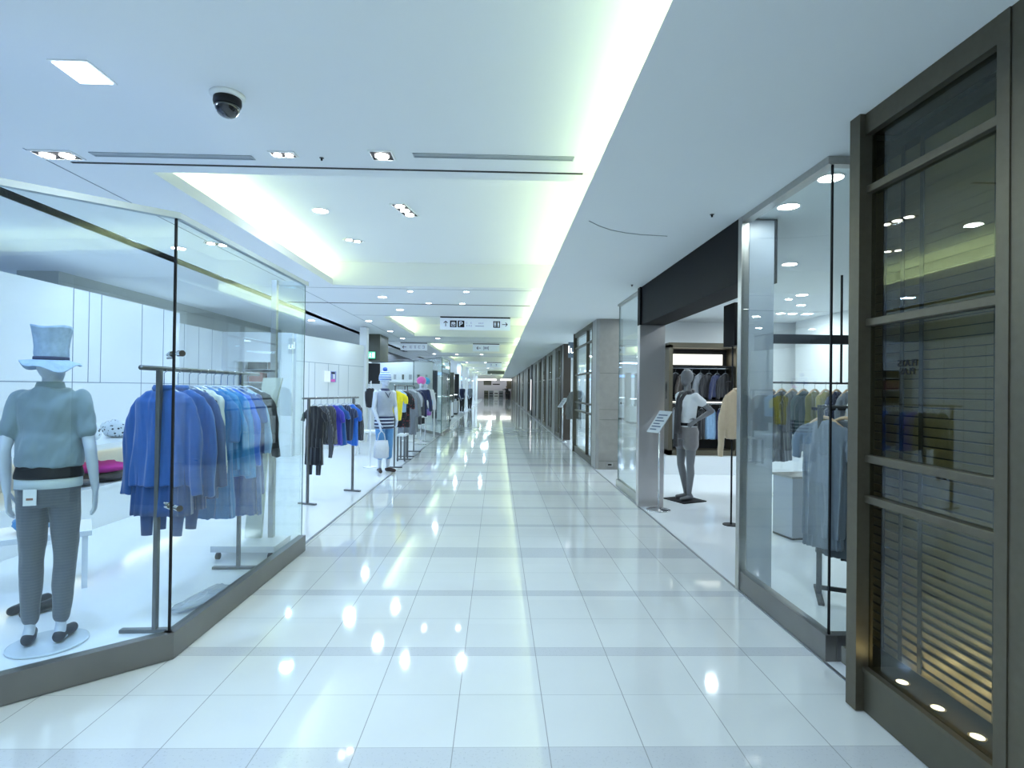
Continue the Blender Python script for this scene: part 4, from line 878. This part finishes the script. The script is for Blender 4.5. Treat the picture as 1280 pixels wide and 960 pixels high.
while z < 2.66: q.add([(1.900, 1.89, z), (1.913, 1.89, z-.036), (1.916, 1.89, z-.034), (1.903, 1.89, z+.002), (1.900, 2.86, z), (1.913, 2.86, z-.036), (1.916, 2.86, z-.034), (1.903, 2.86, z+.002)], [(0,1,2,3),(7,6,5,4),(0,4,5,1),(1,5,6,2),(2,6,7,3),(3,7,4,0)]); z += .043
q.build('slats', M_slat, bl); B('head_rail', M_inside, bl, (1.885, 1.955, 1.89, 2.86, 2.66, 2.71))
for y in (2.08, 2.46, 2.58, 2.70): B('ladder_tape', M_inside, bl, (1.893, 1.897, y-.011, y+.011, .25, 2.66))
for i, (y) in enumerate((2.06, 2.25, 2.45)):
    e = empty('floor_uplight', '%s from the right edge, round warm uplight in dark window sill' % ORD[i], 'uplight', (1.812, y, .2105), group='uplights in the window sill')
    MB().lathe((0, 0), [(.030, .0), (.030, .006), (.024, .007), (.024, .004)], 24).build('rim', M_chrome, e); MB().cyl((0, 0), .023, .002, .006, 20).build('lens', M_uplight, e)
    area((1.812, y, .222), .04, .04, .4, (1, .85, .6), (pi, 0, 0))
# reflection of a sign, put on the window glass as mirrored black letters
def text(name, body, size, loc, rot, m, parent=None, ex=.0015, sx=1.):
    c = bpy.data.curves.new(name, 'FONT'); c.body = body; c.size = size; c.extrude = ex; c.align_x = 'CENTER'; c.align_y = 'CENTER'
    o = bpy.data.objects.new(name, c); COL.objects.link(o); o.location = loc; o.rotation_euler = rot; o.scale = (sx, 1, 1); c.materials.append(m)
    dg = bpy.context.evaluated_depsgraph_get(); me = bpy.data.meshes.new_from_object(o.evaluated_get(dg)); nm = o.name; bpy.data.objects.remove(o)
    o = bpy.data.objects.new(name, me); COL.objects.link(o); o.location = loc; o.rotation_euler = rot; me.materials.clear(); me.materials.append(m)
    if parent: o.parent = parent
    return o
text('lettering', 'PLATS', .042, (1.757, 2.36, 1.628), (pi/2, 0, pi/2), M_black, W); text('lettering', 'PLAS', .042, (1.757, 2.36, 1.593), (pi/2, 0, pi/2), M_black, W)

# front glass box of right shop one
gr = empty('glass_screen', 'tall steel framed glass screen at the right shop corner beside the dark window', 'glass screen')
pane('glass_pane', (1.865, 3.09), (1.85, 4.17), .15, 2.78, gr); pane('glass_pane', (2.9, 3.09), (1.865, 3.09), .15, 2.78, gr)
B('plinth', M_plinth, gr, (1.835, 1.90, 3.07, 4.19, .005, .15), bevel=.003); B('plinth', M_plinth, gr, (1.90, 2.9, 3.07, 3.13, .005, .15), bevel=.003)
B('header', M_steel, gr, (1.83, 1.90, 3.07, 4.19, 2.775, 2.819)); B('header', M_steel, gr, (1.90, 2.9, 3.07, 3.13, 2.775, 2.819)); B('corner_seal', M_black, gr, (1.859, 1.869, 3.083, 3.094, .15, 2.78))
B('end_post', M_steel, gr, (1.825, 1.885, 4.17, 4.23, .005, 2.819), bevel=.003)
M_frost = glassmat('frosted_panel', (.80, .84, .88), 1.5, 1.); 
B('frosted_panel', mat('frosted_white_film', (.34, .39, .45), .35, alpha=.66), gr, (1.90, 2.09, 4.20, 4.215, .01, 2.80))

# black fascia, steel pillar
fa = MB().box(1.83, 2.13, 4.23, 7.12, 2.33, ZS-.001).box(1.81, 2.14, 7.12, 7.24, 2.33, ZS-.001).build('fascia', mat('fascia_black', (.004, .004, .005), .5, spec=.1)); struct(fa, 'deep black fascia over the entrance of the right shop', 'fascia')
M_pink = mat('satin_steel', (.66, .62, .61), .30, .85, var=.06, scale=3)
pl_ = MB().box(1.81, 2.14, 7.12, 7.24, .004, 2.33).build('pillar', M_pink, bevel=.004); struct(pl_, 'satin steel pillar carrying the black fascia', 'pillar')
g3 = empty('glass_screen', 'narrow glass screen between the steel pillar and the stone pillar', 'glass screen')
B('glass_pane', M_glass, g3, (1.875, 1.887, 7.26, 8.62, .12, 2.79)); B('plinth', M_steel, g3, (1.85, 1.91, 7.25, 8.64, .005, .12)); B('header', M_steel, g3, (1.85, 1.91, 7.25, 8.64, 2.79, 2.819)); B('edge_seal', M_edge, g3, (1.873, 1.889, 8.62, 8.635, .12, 2.79))
# black drop box and rod at the entrance side
e = empty('hanging_rail', 'black ceiling drop box with a thin rod and hook for one jacket', 'display rail', (2.75, 5.0, 0))
B('drop_box', MATS['fascia_black'], e, (-.62+.0, -.53, .95, 1.25, 2.0, ZS-.35)); 
e.location = (3.20, 5.10, 0)
MB().cyl((-.575, 1.1), .010, .01, 2.0).build('rod', M_black, e); MB().tube([(-.575, 1.1, 1.6), (-.66, 1.06, 1.6)], .006, 6).build('hook_arm', M_black, e); MB().cyl((-.575, 1.1), .09, .004, .012).build('base', M_black, e)
C_beige = cloth('beige_cotton', (.60, .47, .32), .08)
garment('hanging_jacket', 'beige zipped jacket on a wooden hanger in the right shop entrance', 'jacket', (2.66, 6.12, 1.6), R(10), C_beige, L=.60, w=.17, whem=.15, sleeve=.66, wood=True, collar=True, extra='placket', seed=90)

# sign stand by the steel pillar
def sign_stand(label, loc, rz, lit=1):
    e = empty('sign_stand', label, 'sign stand', loc, rz, group='metal sign stands')
    MB().lathe((0, 0), [(.15, 0), (.15, .008), (.135, .016), (.03, .022), (.02, .03)], 36).build('base', M_chrome, e, smooth=True)
    MB().cyl((0, 0), .011, .02, 1.02, 14).build('pole', M_chrome, e, smooth=True)
    c = B('board', mat('notice_white', (.62, .66, .68), .4), e, (-.105, .105, -.005, .005, -.17, .17)); c.location = (0, 0, 1.10); c.rotation_euler = (R(-40), 0, 0)
    q = MB()
    for i in range(6): q.box(-.075, .075 if i % 2 else .03, -.008, -.005, -.13+i*.045, -.115+i*.045)
    q.build('print', M_ink, c)
    return e
s1 = sign_stand('metal sign stand with a tilted white notice before the steel pillar', (2.02, 6.93, .004), R(-62))

# stone pillar
st = MB().prism([(1.845, 10.47), (1.90, 10.42), (2.33, 10.42), (2.33, 10.95), (1.845, 10.95)], .0, ZS).build('pillar', M_stone2); struct(st, 'square grey stone pillar on the right', 'pillar')
q = MB()
for z in (.16, .93, 1.12, 1.80): q.box(1.91, 2.33, 10.415, 10.421, z, z+.006)
q.build('stone_joints', mat('stone_joint', (.12, .12, .11), .8), st)
B('socket_plate', M_steel, st, (2.05, 2.17, 10.412, 10.42, .06, .13)); B('socket', M_black, st, (2.075, 2.145, 10.408, 10.412, .08, .11))

# further facade bays
Wb = empty('shop_window', 'tall framed shop window just beyond the stone pillar', 'shop window')
window_bay(Wb, 1.86, 10.97, 13.4, kick=.14, mull=(11.65,), transoms=(2.46, 1.83, 1.19, 1.0), gm=M_glass)
e = garment('hanging_coat', 'grey robe coat displayed behind the sign stand of the next entrance', 'coat', (1.98, 14.0, 1.55), R(8), cloth('grey_green_wool', (.12, .125, .115)), L=.78, w=.2, whem=.26, sleeve=.55, seed=95)
e2 = empty('shop_sign', 'small backlit white shop logo sign above the next entrance', 'sign', (1.88, 14.3, 2.5))
B('panel', mat('sign_blue_grey', (.12, .16, .2), .4), e2, (-.08, .09, .0, .03, -.2, .2))
text('lettering', 'lu', .26, (.0, -.01, 0), (pi/2, 0, 0), emat('logo_white', (.9, .97, 1), 4), e2)
pb = MB().box(1.92, 2.14, 16.35, 16.9, .003, ZS).build('pillar', mat('brown_steel', (.075, .06, .048), .35, .5, var=.1)); struct(pb, 'dark brown metal pillar beyond the logo sign', 'pillar')
sign_stand('distant metal sign stand beside the brown pillar', (1.86, 15.9, .004), R(-62))
Mo = [mat('olive_stone', (.085, .08, .062), .35, var=.15, scale=8), M_stone, mat('dark_taupe', (.06, .056, .046), .4, var=.1), mat('grey_taupe', (.13, .125, .11), .4, var=.1)]
segs = [(16.95, 18.3, 'g'), (18.3, 19.3, 1), (19.35, 20.9, 'g'), (20.9, 21.9, 0), (22.3, 23.6, 'g'), (23.6, 24.6, 0), (24.6, 25.8, 'g'), (25.8, 27.0, 3), (27, 28.2, 'g'), (28.2, 30.6, 2), (31.6, 33.5, 0), (33.5, 35, 'g'), (35, 38, 2), (38.6, 41, 3), (41, 43.5, 'g'), (43.5, 48, 0), (49, 53, 2), (53, 56, 'g'), (56, 61, 0), (62.5, 70, 2), (71, 78, 3)]
ng = 0; npil = 0
for a, b, t in segs:
    if t == 'g':
        e = empty('shop_window', '%s narrow framed window along the distant right shopfronts' % ORD[ng], 'shop window'); ng += 1
        B('glass_pane', M_glass, e, (1.93, 1.94, a, b, .12, 2.7)); B('head', M_steeld, e, (1.9, 1.98, a, b, 2.7, ZS-.001)); B('plinth', M_steeld, e, (1.9, 1.98, a, b, .005, .12))
        B('jamb', M_steeld, e, (1.9, 1.99, a, a+.07, .12, 2.7)); B('mullion', M_steeld, e, (1.9, 1.97, (a+b)/2-.03, (a+b)/2+.03, .12, 2.7)); B('transom', M_steeld, e, (1.91, 1.96, a, b, 1.81, 1.85))
    else:
        o = MB().box(1.88+.02*(npil % 3), 2.35, a, b, .003, ZS).build('pillar', Mo[t]); struct(o, '%s stone pillar along the distant right shopfronts' % ORD[npil], 'pillar'); npil += 1
e = empty('lit_display', 'narrow white lit display in a black frame between the distant pillars', 'display', (1.86, 31.1, 0))
B('frame', M_black, e, (0, .5, -.45, .45, .004, ZS-.01)); B('light_panel', emat('display_white', (1, .95, .97), 2.2), e, (-.01, 0, -.12, .2, .3, 2.0))

# right shops: back walls and beams
o = MB().box(5.6, 5.7, 3.0, 10.4, 0, ZS).build('wall_right', M_white); struct(o, 'white back wall of the right shop', 'wall')
o = MB().box(2.35, 5.6, 10.55, 10.65, .36, .40).box(2.36, 5.6, 12.6, 12.7, 0, ZS).build('wall_right_back', M_white); struct(o, 'white rear wall of the right shop', 'wall')
o = MB().box(6.5, 6.6, 10.7, 78, 0, ZS).build('wall_right_far', M_white); struct(o, 'pale back wall of the distant right shops', 'wall')
o = MB().box(1.98, 6.5, 10.72, 10.78, 0, ZS).build('wall_right_cross', M_white); struct(o)
for y in (17.6, 26, 34, 42, 52, 62): struct(MB().box(2.36, 6.5, y, y+.1, 0, ZS).build('wall_right_divider', M_white))

# dark wardrobe alcove in the right shop
al = empty('display_cabinet', 'dark framed wardrobe cabinet full of jackets at the back of the right shop', 'cabinet', (0, 0, 0))
ax0, ax1, ay = 3.08, 4.42, 10.0
B('frame', M_steeld, al, (ax0, ax0+.07, ay, ay+.5, .33, 2.32), (ax1-.12, ax1, ay, ay+.5, .33, 2.32), (ax0, ax1, ay, ay+.5, 2.27, 2.36), (ax0, ax1, ay, ay+.5, .33, .42))
B('back_panel', M_blackm, al, (ax0+.07, ax1-.12, ay+.44, ay+.48, .42, 2.27)); B('plinth', M_panel, al, (ax0-.1, 5.5, ay-.15, ay+.5, .004, .33)); B('shelf_board', M_black, al, (ax0+.07, ax1-.12, ay+.08, ay+.44, 1.30, 1.33)); B('shelf_board', M_black, al, (ax0+.07, ax1-.12, ay+.08, ay+.44, 1.93, 1.95))
B('light_strip', emat('cabinet_light', (1, 1, .88), 1.6), al, (ax0+.1, ax1-.2, ay+.42, ay+.44, 1.98, 2.18)); B('light_strip', MATS['cabinet_light'], al, (ax0+.1, ax1-.2, ay+.40, ay+.43, 1.27, 1.30))
B('rail', M_chrome, al, (ax0+.07, ax1-.12, ay+.24, ay+.26, 1.90, 1.915)); B('rail', M_chrome, al, (ax0+.07, ax1-.12, ay+.24, ay+.26, 1.25, 1.262))
C_den = cloth('light_denim', (.20, .34, .52), .15)
top = [('black', C_blk), ('dark brown', cloth('dark_brown', (.04, .03, .025))), ('black', C_blk), ('charcoal', C_grey), ('black', C_blk), ('navy', C_navy), ('black', C_blk)]
for i, (cn, cmx) in enumerate(top):
    garment('hanging_jacket', '%s jacket, %s from the left on the upper rail of the dark cabinet' % (cn, ORD[i]), 'jacket', (ax0+.20+i*.155, ay+.25, 1.90), R(35 if i % 2 else 28), cmx, L=.5, w=.17, whem=.17, sleeve=.4, group='jackets in the dark cabinet', seed=100+i)
low = [('grey', C_gray2), ('dark', C_char), ('blue grey', C_slate), ('black', C_blk), ('light denim', C_den), ('navy', C_navy)]
for i, (cn, cmx) in enumerate(low):
    garment('hanging_trousers', '%s trousers, %s from the left on the lower rail of the dark cabinet' % (cn, ORD[i]), 'trousers', (ax0+.18+i*.17, ay+.25, 1.25), R(40 if i != 4 else 5), cmx, L=.62, w=.10, whem=.11, group='trousers in the dark cabinet', seed=120+i)

# right shop one racks -----------------------------------------------------------
def ceilrail(label, x0, x1, y, z, m=M_black):
    e = empty('hanging_rail', label, 'clothes rail', (0, 0, 0))
    MB().tube([(x0, y, z), (x1, y, z)], .011, 10).build('rail', m, e, smooth=True); B('beam', m, e, (x0, x1, y-.04, y+.04, z+.44, z+.54))
    for x in (x0+.02, x0+.86, x1-.05): B('hanger_rod', m, e, (x-.009, x+.009, y-.009, y+.009, z, z+.44)); B('drop_rod', m, e, (x-.009, x+.009, y-.009, y+.009, z+.54, ZS-.001))
    B('shelf', m, e, (x0+.48, x1, y-.12, y+.12, z-.30, z-.27))
    return e
yy = 6.2
ceilrail('black ceiling hung rail of mixed clothes behind the right corner glass', 3.0, 4.35, yy, 1.60)
mix_ = [('dark plum', cloth('plum', (.05, .03, .045)), .70, .3), ('black', C_blk, .85, .0), ('black striped', C_char2, .52, .3), ('dark green', cloth('dark_green', (.03, .06, .06)), .55, .25), ('olive', cloth('olive_a', (.17, .16, .03)), .50, .0), ('mustard olive', cloth('olive_b', (.28, .24, .03)), .54, .0), ('navy spotted', spotmat('navy_spot', (.02, .03, .08), (.2, .2, .3), 30, .2), .6, .2), ('grey', C_gray2, .6, .3), ('white', cloth('off_white', (.6, .6, .62)), .62, .3), ('grey green', cloth('grey_green', (.13, .16, .15)), .7, .1)]
for i, (cn, cmx, L, sl) in enumerate(mix_):
    garment('hanging_blouse', '%s garment, %s from the left on the black rail, wooden hanger' % (cn, ORD[i]), 'blouse', (3.06+i*.125, yy, 1.60), R(28), cmx, L=L, w=.16, whem=.17, sleeve=sl, wood=True, group='clothes on the black ceiling rail', seed=140+i)
rk6, n0, dd, ang = rack('black clothes rack of grey dresses inside the right corner glass', (2.375, 4.06), (3.0, 3.76), 1.39, over=(.02, .1), foot=.42, r=.013, m=M_blackm, lowbar=True)
C_dg = cloth('dress_grey', (.075, .088, .105), .06); C_dc = cloth('dress_charcoal', (.022, .026, .032), .06); C_bl = cloth('blouse_blue_grey', (.17, .20, .25), .1)
garment('hanging_blouse', 'ruffled blue grey blouse at the left end of the black rack, wooden hanger', 'blouse', (2.40, 4.05, 1.39), R(-52), C_bl, L=.92, w=.15, whem=.14, sleeve=.22, ripple=.026, freq=9, wood=True, seed=160, group='dresses on the black rack', under=C_bl, underL=1.0)
garment('hanging_dress', 'plain mid grey dress in the middle of the black rack, wooden hanger', 'dress', (2.52, 3.99, 1.39), R(-55), C_dg, L=1.06, w=.17, whem=.20, sleeve=.10, wood=True, seed=161, group='dresses on the black rack')
garment('hanging_dress', 'dark charcoal sleeveless dress on the black rack next to the window frame', 'dress', (2.67, 3.92, 1.39), R(-52), C_dc, L=1.10, w=.16, whem=.19, seed=162, wood=True, group='dresses on the black rack')
e = empty('display_plinth', 'translucent grey display box on the white floor behind the grey blouse', 'plinth', (3.15, 5.75, .004), R(10))
B('panel', mat('smoke_panel', (.34, .37, .42), .2), e, (-.20,.18,-.15,.15,.02,.62), bevel=.004); B('top', M_stone2, e, (-.22,.2,-.17,.17,.62,.64))
B('base', M_black, e, (-.2, .18, -.15, .15, 0, .02))
e = empty('sandal_pair', 'pair of white sandals on the right shop floor', 'shoes', (3.93, 8.0, .005), R(30))
for s in (-1, 1):
    q = MB(); q.chain([(s*.05, .10, .012), (s*.05, -.09, .010)], [.028, .034], 12); sdl = q.build('sandal', mat('white_leather', (.6, .6, .55), .5), e, voxel=.008); MB().tube([(s*.05-.03, -.05, .02), (s*.05, -.05, .05), (s*.05+.03, -.05, .02)], .006, 6).build('strap', C_blk, sdl)
# right interior lamps on the soffit
for i, (x, y, lab) in enumerate(((2.05, 3.92, 'round lamp inside the right corner glass, left of the corner seal'), (2.03, 3.38, 'round lamp inside the right corner glass, crossing the corner seal'), (4.12, 7.5, 'round lamp deep in the right shop above the black rail'), (4.75, 9.3, 'left of two far lamps in the right shop ceiling'), (4.95, 9.3, 'right of two far lamps in the right shop ceiling'), (3.0, 5.7, 'round lamp over the right shop entrance'), (3.2, 8.2, 'round lamp above the hand on hip mannequin'), (2.6, 9.3, 'round lamp seen between steel pillar and cabinet'))):
    downlight((x, y, ZS), .07, lab, pw=5 if i < 2 else 14, col=(.80, .94, 1), group='lamps in the right shop')
e = empty('spot_fixture', 'square twin spotlight fixture in the ceiling of the right shop entrance', 'ceiling light', (3.0, 6.5, ZS))
B('frame', M_head, e, (-.16,.16,-.1,.1,-.008,-.001)); MB().cyl((-.05, 0), .05, -.016, -.008).build('lamp', M_lamp, e); MB().cyl((.08, 0), .05, -.016, -.008).build('lamp', M_lamp, e)
for y in (13, 16, 20, 24, 30, 38, 48, 60): area((4.2, y, ZS-.03), 1.2, 1.2, 60, (.70, .88, 1)); 
for i, y in enumerate((13, 16, 20, 24, 30, 38, 48, 60)):
    e = empty('ceiling_panel_lamp', '%s square lamp panel in the ceiling of the distant right shops' % ORD[i], 'ceiling light', (4.2, y, ZS), group='lamp panels in the distant right shops'); B('frame', M_white, e, (-.62,.62,-.62,.62,-.012,-.001)); B('diffuser', emat('panel_lamp', (.8, .93, 1), 3), e, (-.58,.58,-.58,.58,-.016,-.012))

# ------------------------------------------------------------------ FAR LEFT shops
o = MB().box(-5.2, -5.1, 24, 34, 0, ZC).build('wall_dark_left', mat('dark_blue_grey', (.06, .07, .085), .5)); struct(o, 'dark back wall of the jewellery area', 'wall')
o = MB().box(-4.6, -2.9, 27.0, 27.1, .0, 2.3).build('wall_dark_cross', MATS['dark_blue_grey']); struct(o, 'dark partition behind the glass showcases', 'wall')
o = MB().box(-6, -5.9, 34, 80, 0, ZC).build('wall_left_far', M_white); struct(o, 'pale back wall of the distant left shops', 'wall')
M_gl2 = M_glass
for i, (x, y) in enumerate(((-2.35, 24.9), (-2.5, 28.3), (-2.5, 31.5))):
    e = empty('glass_showcase', '%s white glass topped showcase along the distant left side' % ORD[i], 'showcase', (x, y, .004), group='distant glass showcases')
    B('cabinet', M_panel, e, (-.28,.28,-.4,.4,.08,.75)); B('base', M_blackm, e, (-.27,.27,-.39,.39,0,.08)); B('glass_top', M_gl2, e, (-.28,.28,-.4,.4,.75,1.12)); B('light_strip', emat('showcase_light', (.85, .95, 1), 5), e, (-.26,.26,-.39,-.37,1.08,1.11)); B('drawer', M_white, e, (-.22,.22,-.41,-.4,.35,.6))
    for k in range(3): tag(MB().ell((x-.16+k*.16, y-.1, .81), (.05, .05, .055), 14, 8).build('jewellery_bust', [M_chrome, M_black, M_skin][k], None, smooth=True), '%s small display object, %s from left in %s showcase' % (['silver', 'black', 'white'][k], ORD[k], ORD[i]), 'display item', 'goods in the showcases')
k = 0
for (y, xx, mm_) in ((26.3, -2.3, M_steel), (30, -2.35, M_olive), (33.2, -2.3, M_blackm), (36.5, -2.4, M_white), (41, -2.35, M_panel), (46, -2.4, M_panel), (52, -2.4, M_white), (59, -2.4, M_panel), (67, -2.4, M_white)):
    o = MB().box(xx-.25, xx, y, y+.3, .003, ZC if mm_ in (M_white, M_panel) else 2.3).build('pillar', mm_); struct(o, '%s slim pillar along the distant left side' % ORD[k], 'pillar'); k += 1
for i, (y, c) in enumerate(((29, 'a'), (34.6, 'b'), (39, 'a'), (44, 'b'), (50, 'a'), (57, 'b'))):
    e = empty('light_box', '%s glowing blue white light box high on the distant left shops' % ORD[i], 'light box', (-3.0, y, 2.2), group='glowing light boxes'); B('frame', M_steel, e, (-.55,.55,-.02,.04,-.09,.09)); B('face', emat('box_'+c, (.35, .62, 1) if c == 'a' else (.85, .95, 1), 2.2), e, (-.53,.53,-.03,-.02,-.07,.07))
# shoppers / dressed figures in the distance on the left
for i, (x, y, mt, lab) in enumerate(((-2.15, 34, C_navy, 'distant dressed mannequin in navy beside the left pillars'), (-1.9, 38.5, C_grey, 'distant dressed mannequin in grey further down the left side'))):
    e = figure('mannequin', lab, (x, y, .004), R(30), M_skin, armsM, legsM, voxel=.014)
    q = MB(); q.loft([ering(0, c, z, rx+.03, ry+.03) for z, rx, ry, c in TORSO[1:11]]); q.build('coat', mt, e, voxel=.014)
    q = MB()
    for hp, kn, an, toe in legsM: q.chain([hp, kn, an], [.10, .075, .06], 10)
    q.build('trousers', C_blk, e, voxel=.014)
for y in (22, 27, 33, 40, 48, 58, 68): area((-4.2, y, ZC-.05), 1.5, 2.0, 70, (.60, .78, 1))

# far end
o = MB().box(-6, 6.6, 80, 80.1, 0, ZC).build('wall_end', mat('end_wall', (.72, .70, .78), .6)); struct(o, 'pale lilac store wall closing the corridor', 'wall')
o = MB().box(-3, 2.3, 78.4, 78.5, 2.75, ZC).build('wall_end_bulkhead', M_white); struct(o)
e = empty('light_strip', 'bright strip lamp across the far end of the corridor', 'ceiling light', (0, 78.345, 2.68)); B('housing', M_white, e, (-3,2.2,-.05,.05,.06,.1)); B('lamp', emat('strip_white', (1, 1, .95), 6), e, (-3,-.2,-.08,.02,-.12,.06), (.4,2.2,-.08,.02,-.12,.06))
def tb(name, lab, cat, m, *bx): return tag(B(name, m, None, *bx), lab, cat)
tb('store_banner', 'dark banner on the far end wall, left side', 'banner', M_olive, (-2.0,-.9,79.95,80.005,1.9,2.5)); tb('store_banner', 'thin black sign on the far end wall in the middle', 'banner', M_black, (-.7,.3,79.95,80.005,1.95,2.1)); tb('store_banner', 'dark panel on the far end wall, right side', 'banner', M_steeld, (1.3,2.0,79.95,80.005,1.4,2.6))
tb('store_banner', 'dark red panel at the right of the far end', 'banner', mat('dark_red', (.35, .03, .03), .6), (1.95,2.6,78.1,78.2,.004,1.9))
for i, (x, c) in enumerate(((-1.6, M_olive), (-.9, C_gray2), (-.2, M_white), (.5, C_gray2), (1.5, M_blackm))):
    e = empty('display_shelf', '%s low goods shelf from the left at the far end store' % ORD[i], 'shelf', (x, 79.2, .004), group='far store shelves'); B('body', c, e, (-.3,.3,-.25,.25,0,1.1)); B('top', M_white, e, (-.32,.32,-.27,.27,1.1,1.14)); B('goods', M_blackm, e, (-.24,.24,-.27,-.25,.3,.42), (-.24,.24,-.27,-.25,.65,.8))
struct(MB().box(-14, 12, -4.1, -4, 0, ZC).build('wall_rear', M_white), 'pale wall behind the viewer', 'wall')
struct(MB().box(11.9, 12, -4, 88, 0, ZC).build('wall_outer_right', M_white)); 

# ------------------------------------------------------------------ lights of the place
for x, y, p, c in ((-2.3, -1.5, 45, COOL), (-.3, -1.5, 45, NEUT), (-.6, 1.2, 40, NEUT), (-4.5, 1.0, 32, BLUE), (-6.0, 4.5, 30, BLUE), (-8, 9, 60, BLUE), (-3.4, 9.3, 30, BLUE), (-2.9, 11.3, 34, COOL), (-3.0, 2.2, 22, BLUE)):  # ceiling lights added without fittings, behind the viewer and over the left shops
    area((x, y, ZC-.01), .16, .16, p, c)
for x, y, p, l_ in ((-5.5, 6.4, 9, 4.4), (-6.1, 10.3, 6, 3), (-4.5, 13.6, 7, 3)): area((x, y, 2.62), .7, l_, p, COOL, (pi, 0, 0))   # uplights on top of the cupboard walls
for y in (44, 54, 64, 73): area((-1, y, ZC-.02), .6, .6, 35, NEUT)  # extra lights added to brighten the far corridor, no fittings drawn
wd = bpy.data.worlds.new('world'); SC.world = wd; wd.use_nodes = True
wd.node_tree.nodes['Background'].inputs[0].default_value = (.62, .80, 1, 1); wd.node_tree.nodes['Background'].inputs[1].default_value = .25

# ------------------------------------------------------------------ camera
cam = bpy.data.cameras.new('camera'); co = bpy.data.objects.new('camera', cam); COL.objects.link(co); SC.camera = co
cam.sensor_width = 36; cam.lens = 700/1280*36; cam.clip_start = .05; cam.clip_end = 200
yaw, pitch, roll = .025616, .007465, R(.72)
f = Vector((math.sin(yaw)*math.cos(pitch), math.cos(yaw)*math.cos(pitch), math.sin(pitch)))
r0 = Vector((math.cos(yaw), -math.sin(yaw), 0)); u0 = r0.cross(f)
r = r0*math.cos(roll)+u0*math.sin(roll); u = u0*math.cos(roll)-r0*math.sin(roll)
co.matrix_world = Matrix(((r.x, u.x, -f.x, 0), (r.y, u.y, -f.y, 0), (r.z, u.z, -f.z, 1.5), (0, 0, 0, 1)))
SC.view_settings.view_transform = 'Standard'; SC.view_settings.look = 'None'; SC.view_settings.exposure = -0.10; SC.view_settings.gamma = 1; SC.view_settings.use_curve_mapping = False
SC.cycles.use_denoising = True
SC.cycles.transparent_max_bounces = 32; SC.cycles.max_bounces = 10; SC.cycles.diffuse_bounces = 5; SC.cycles.glossy_bounces = 5
SC.cycles.sample_clamp_indirect = 8
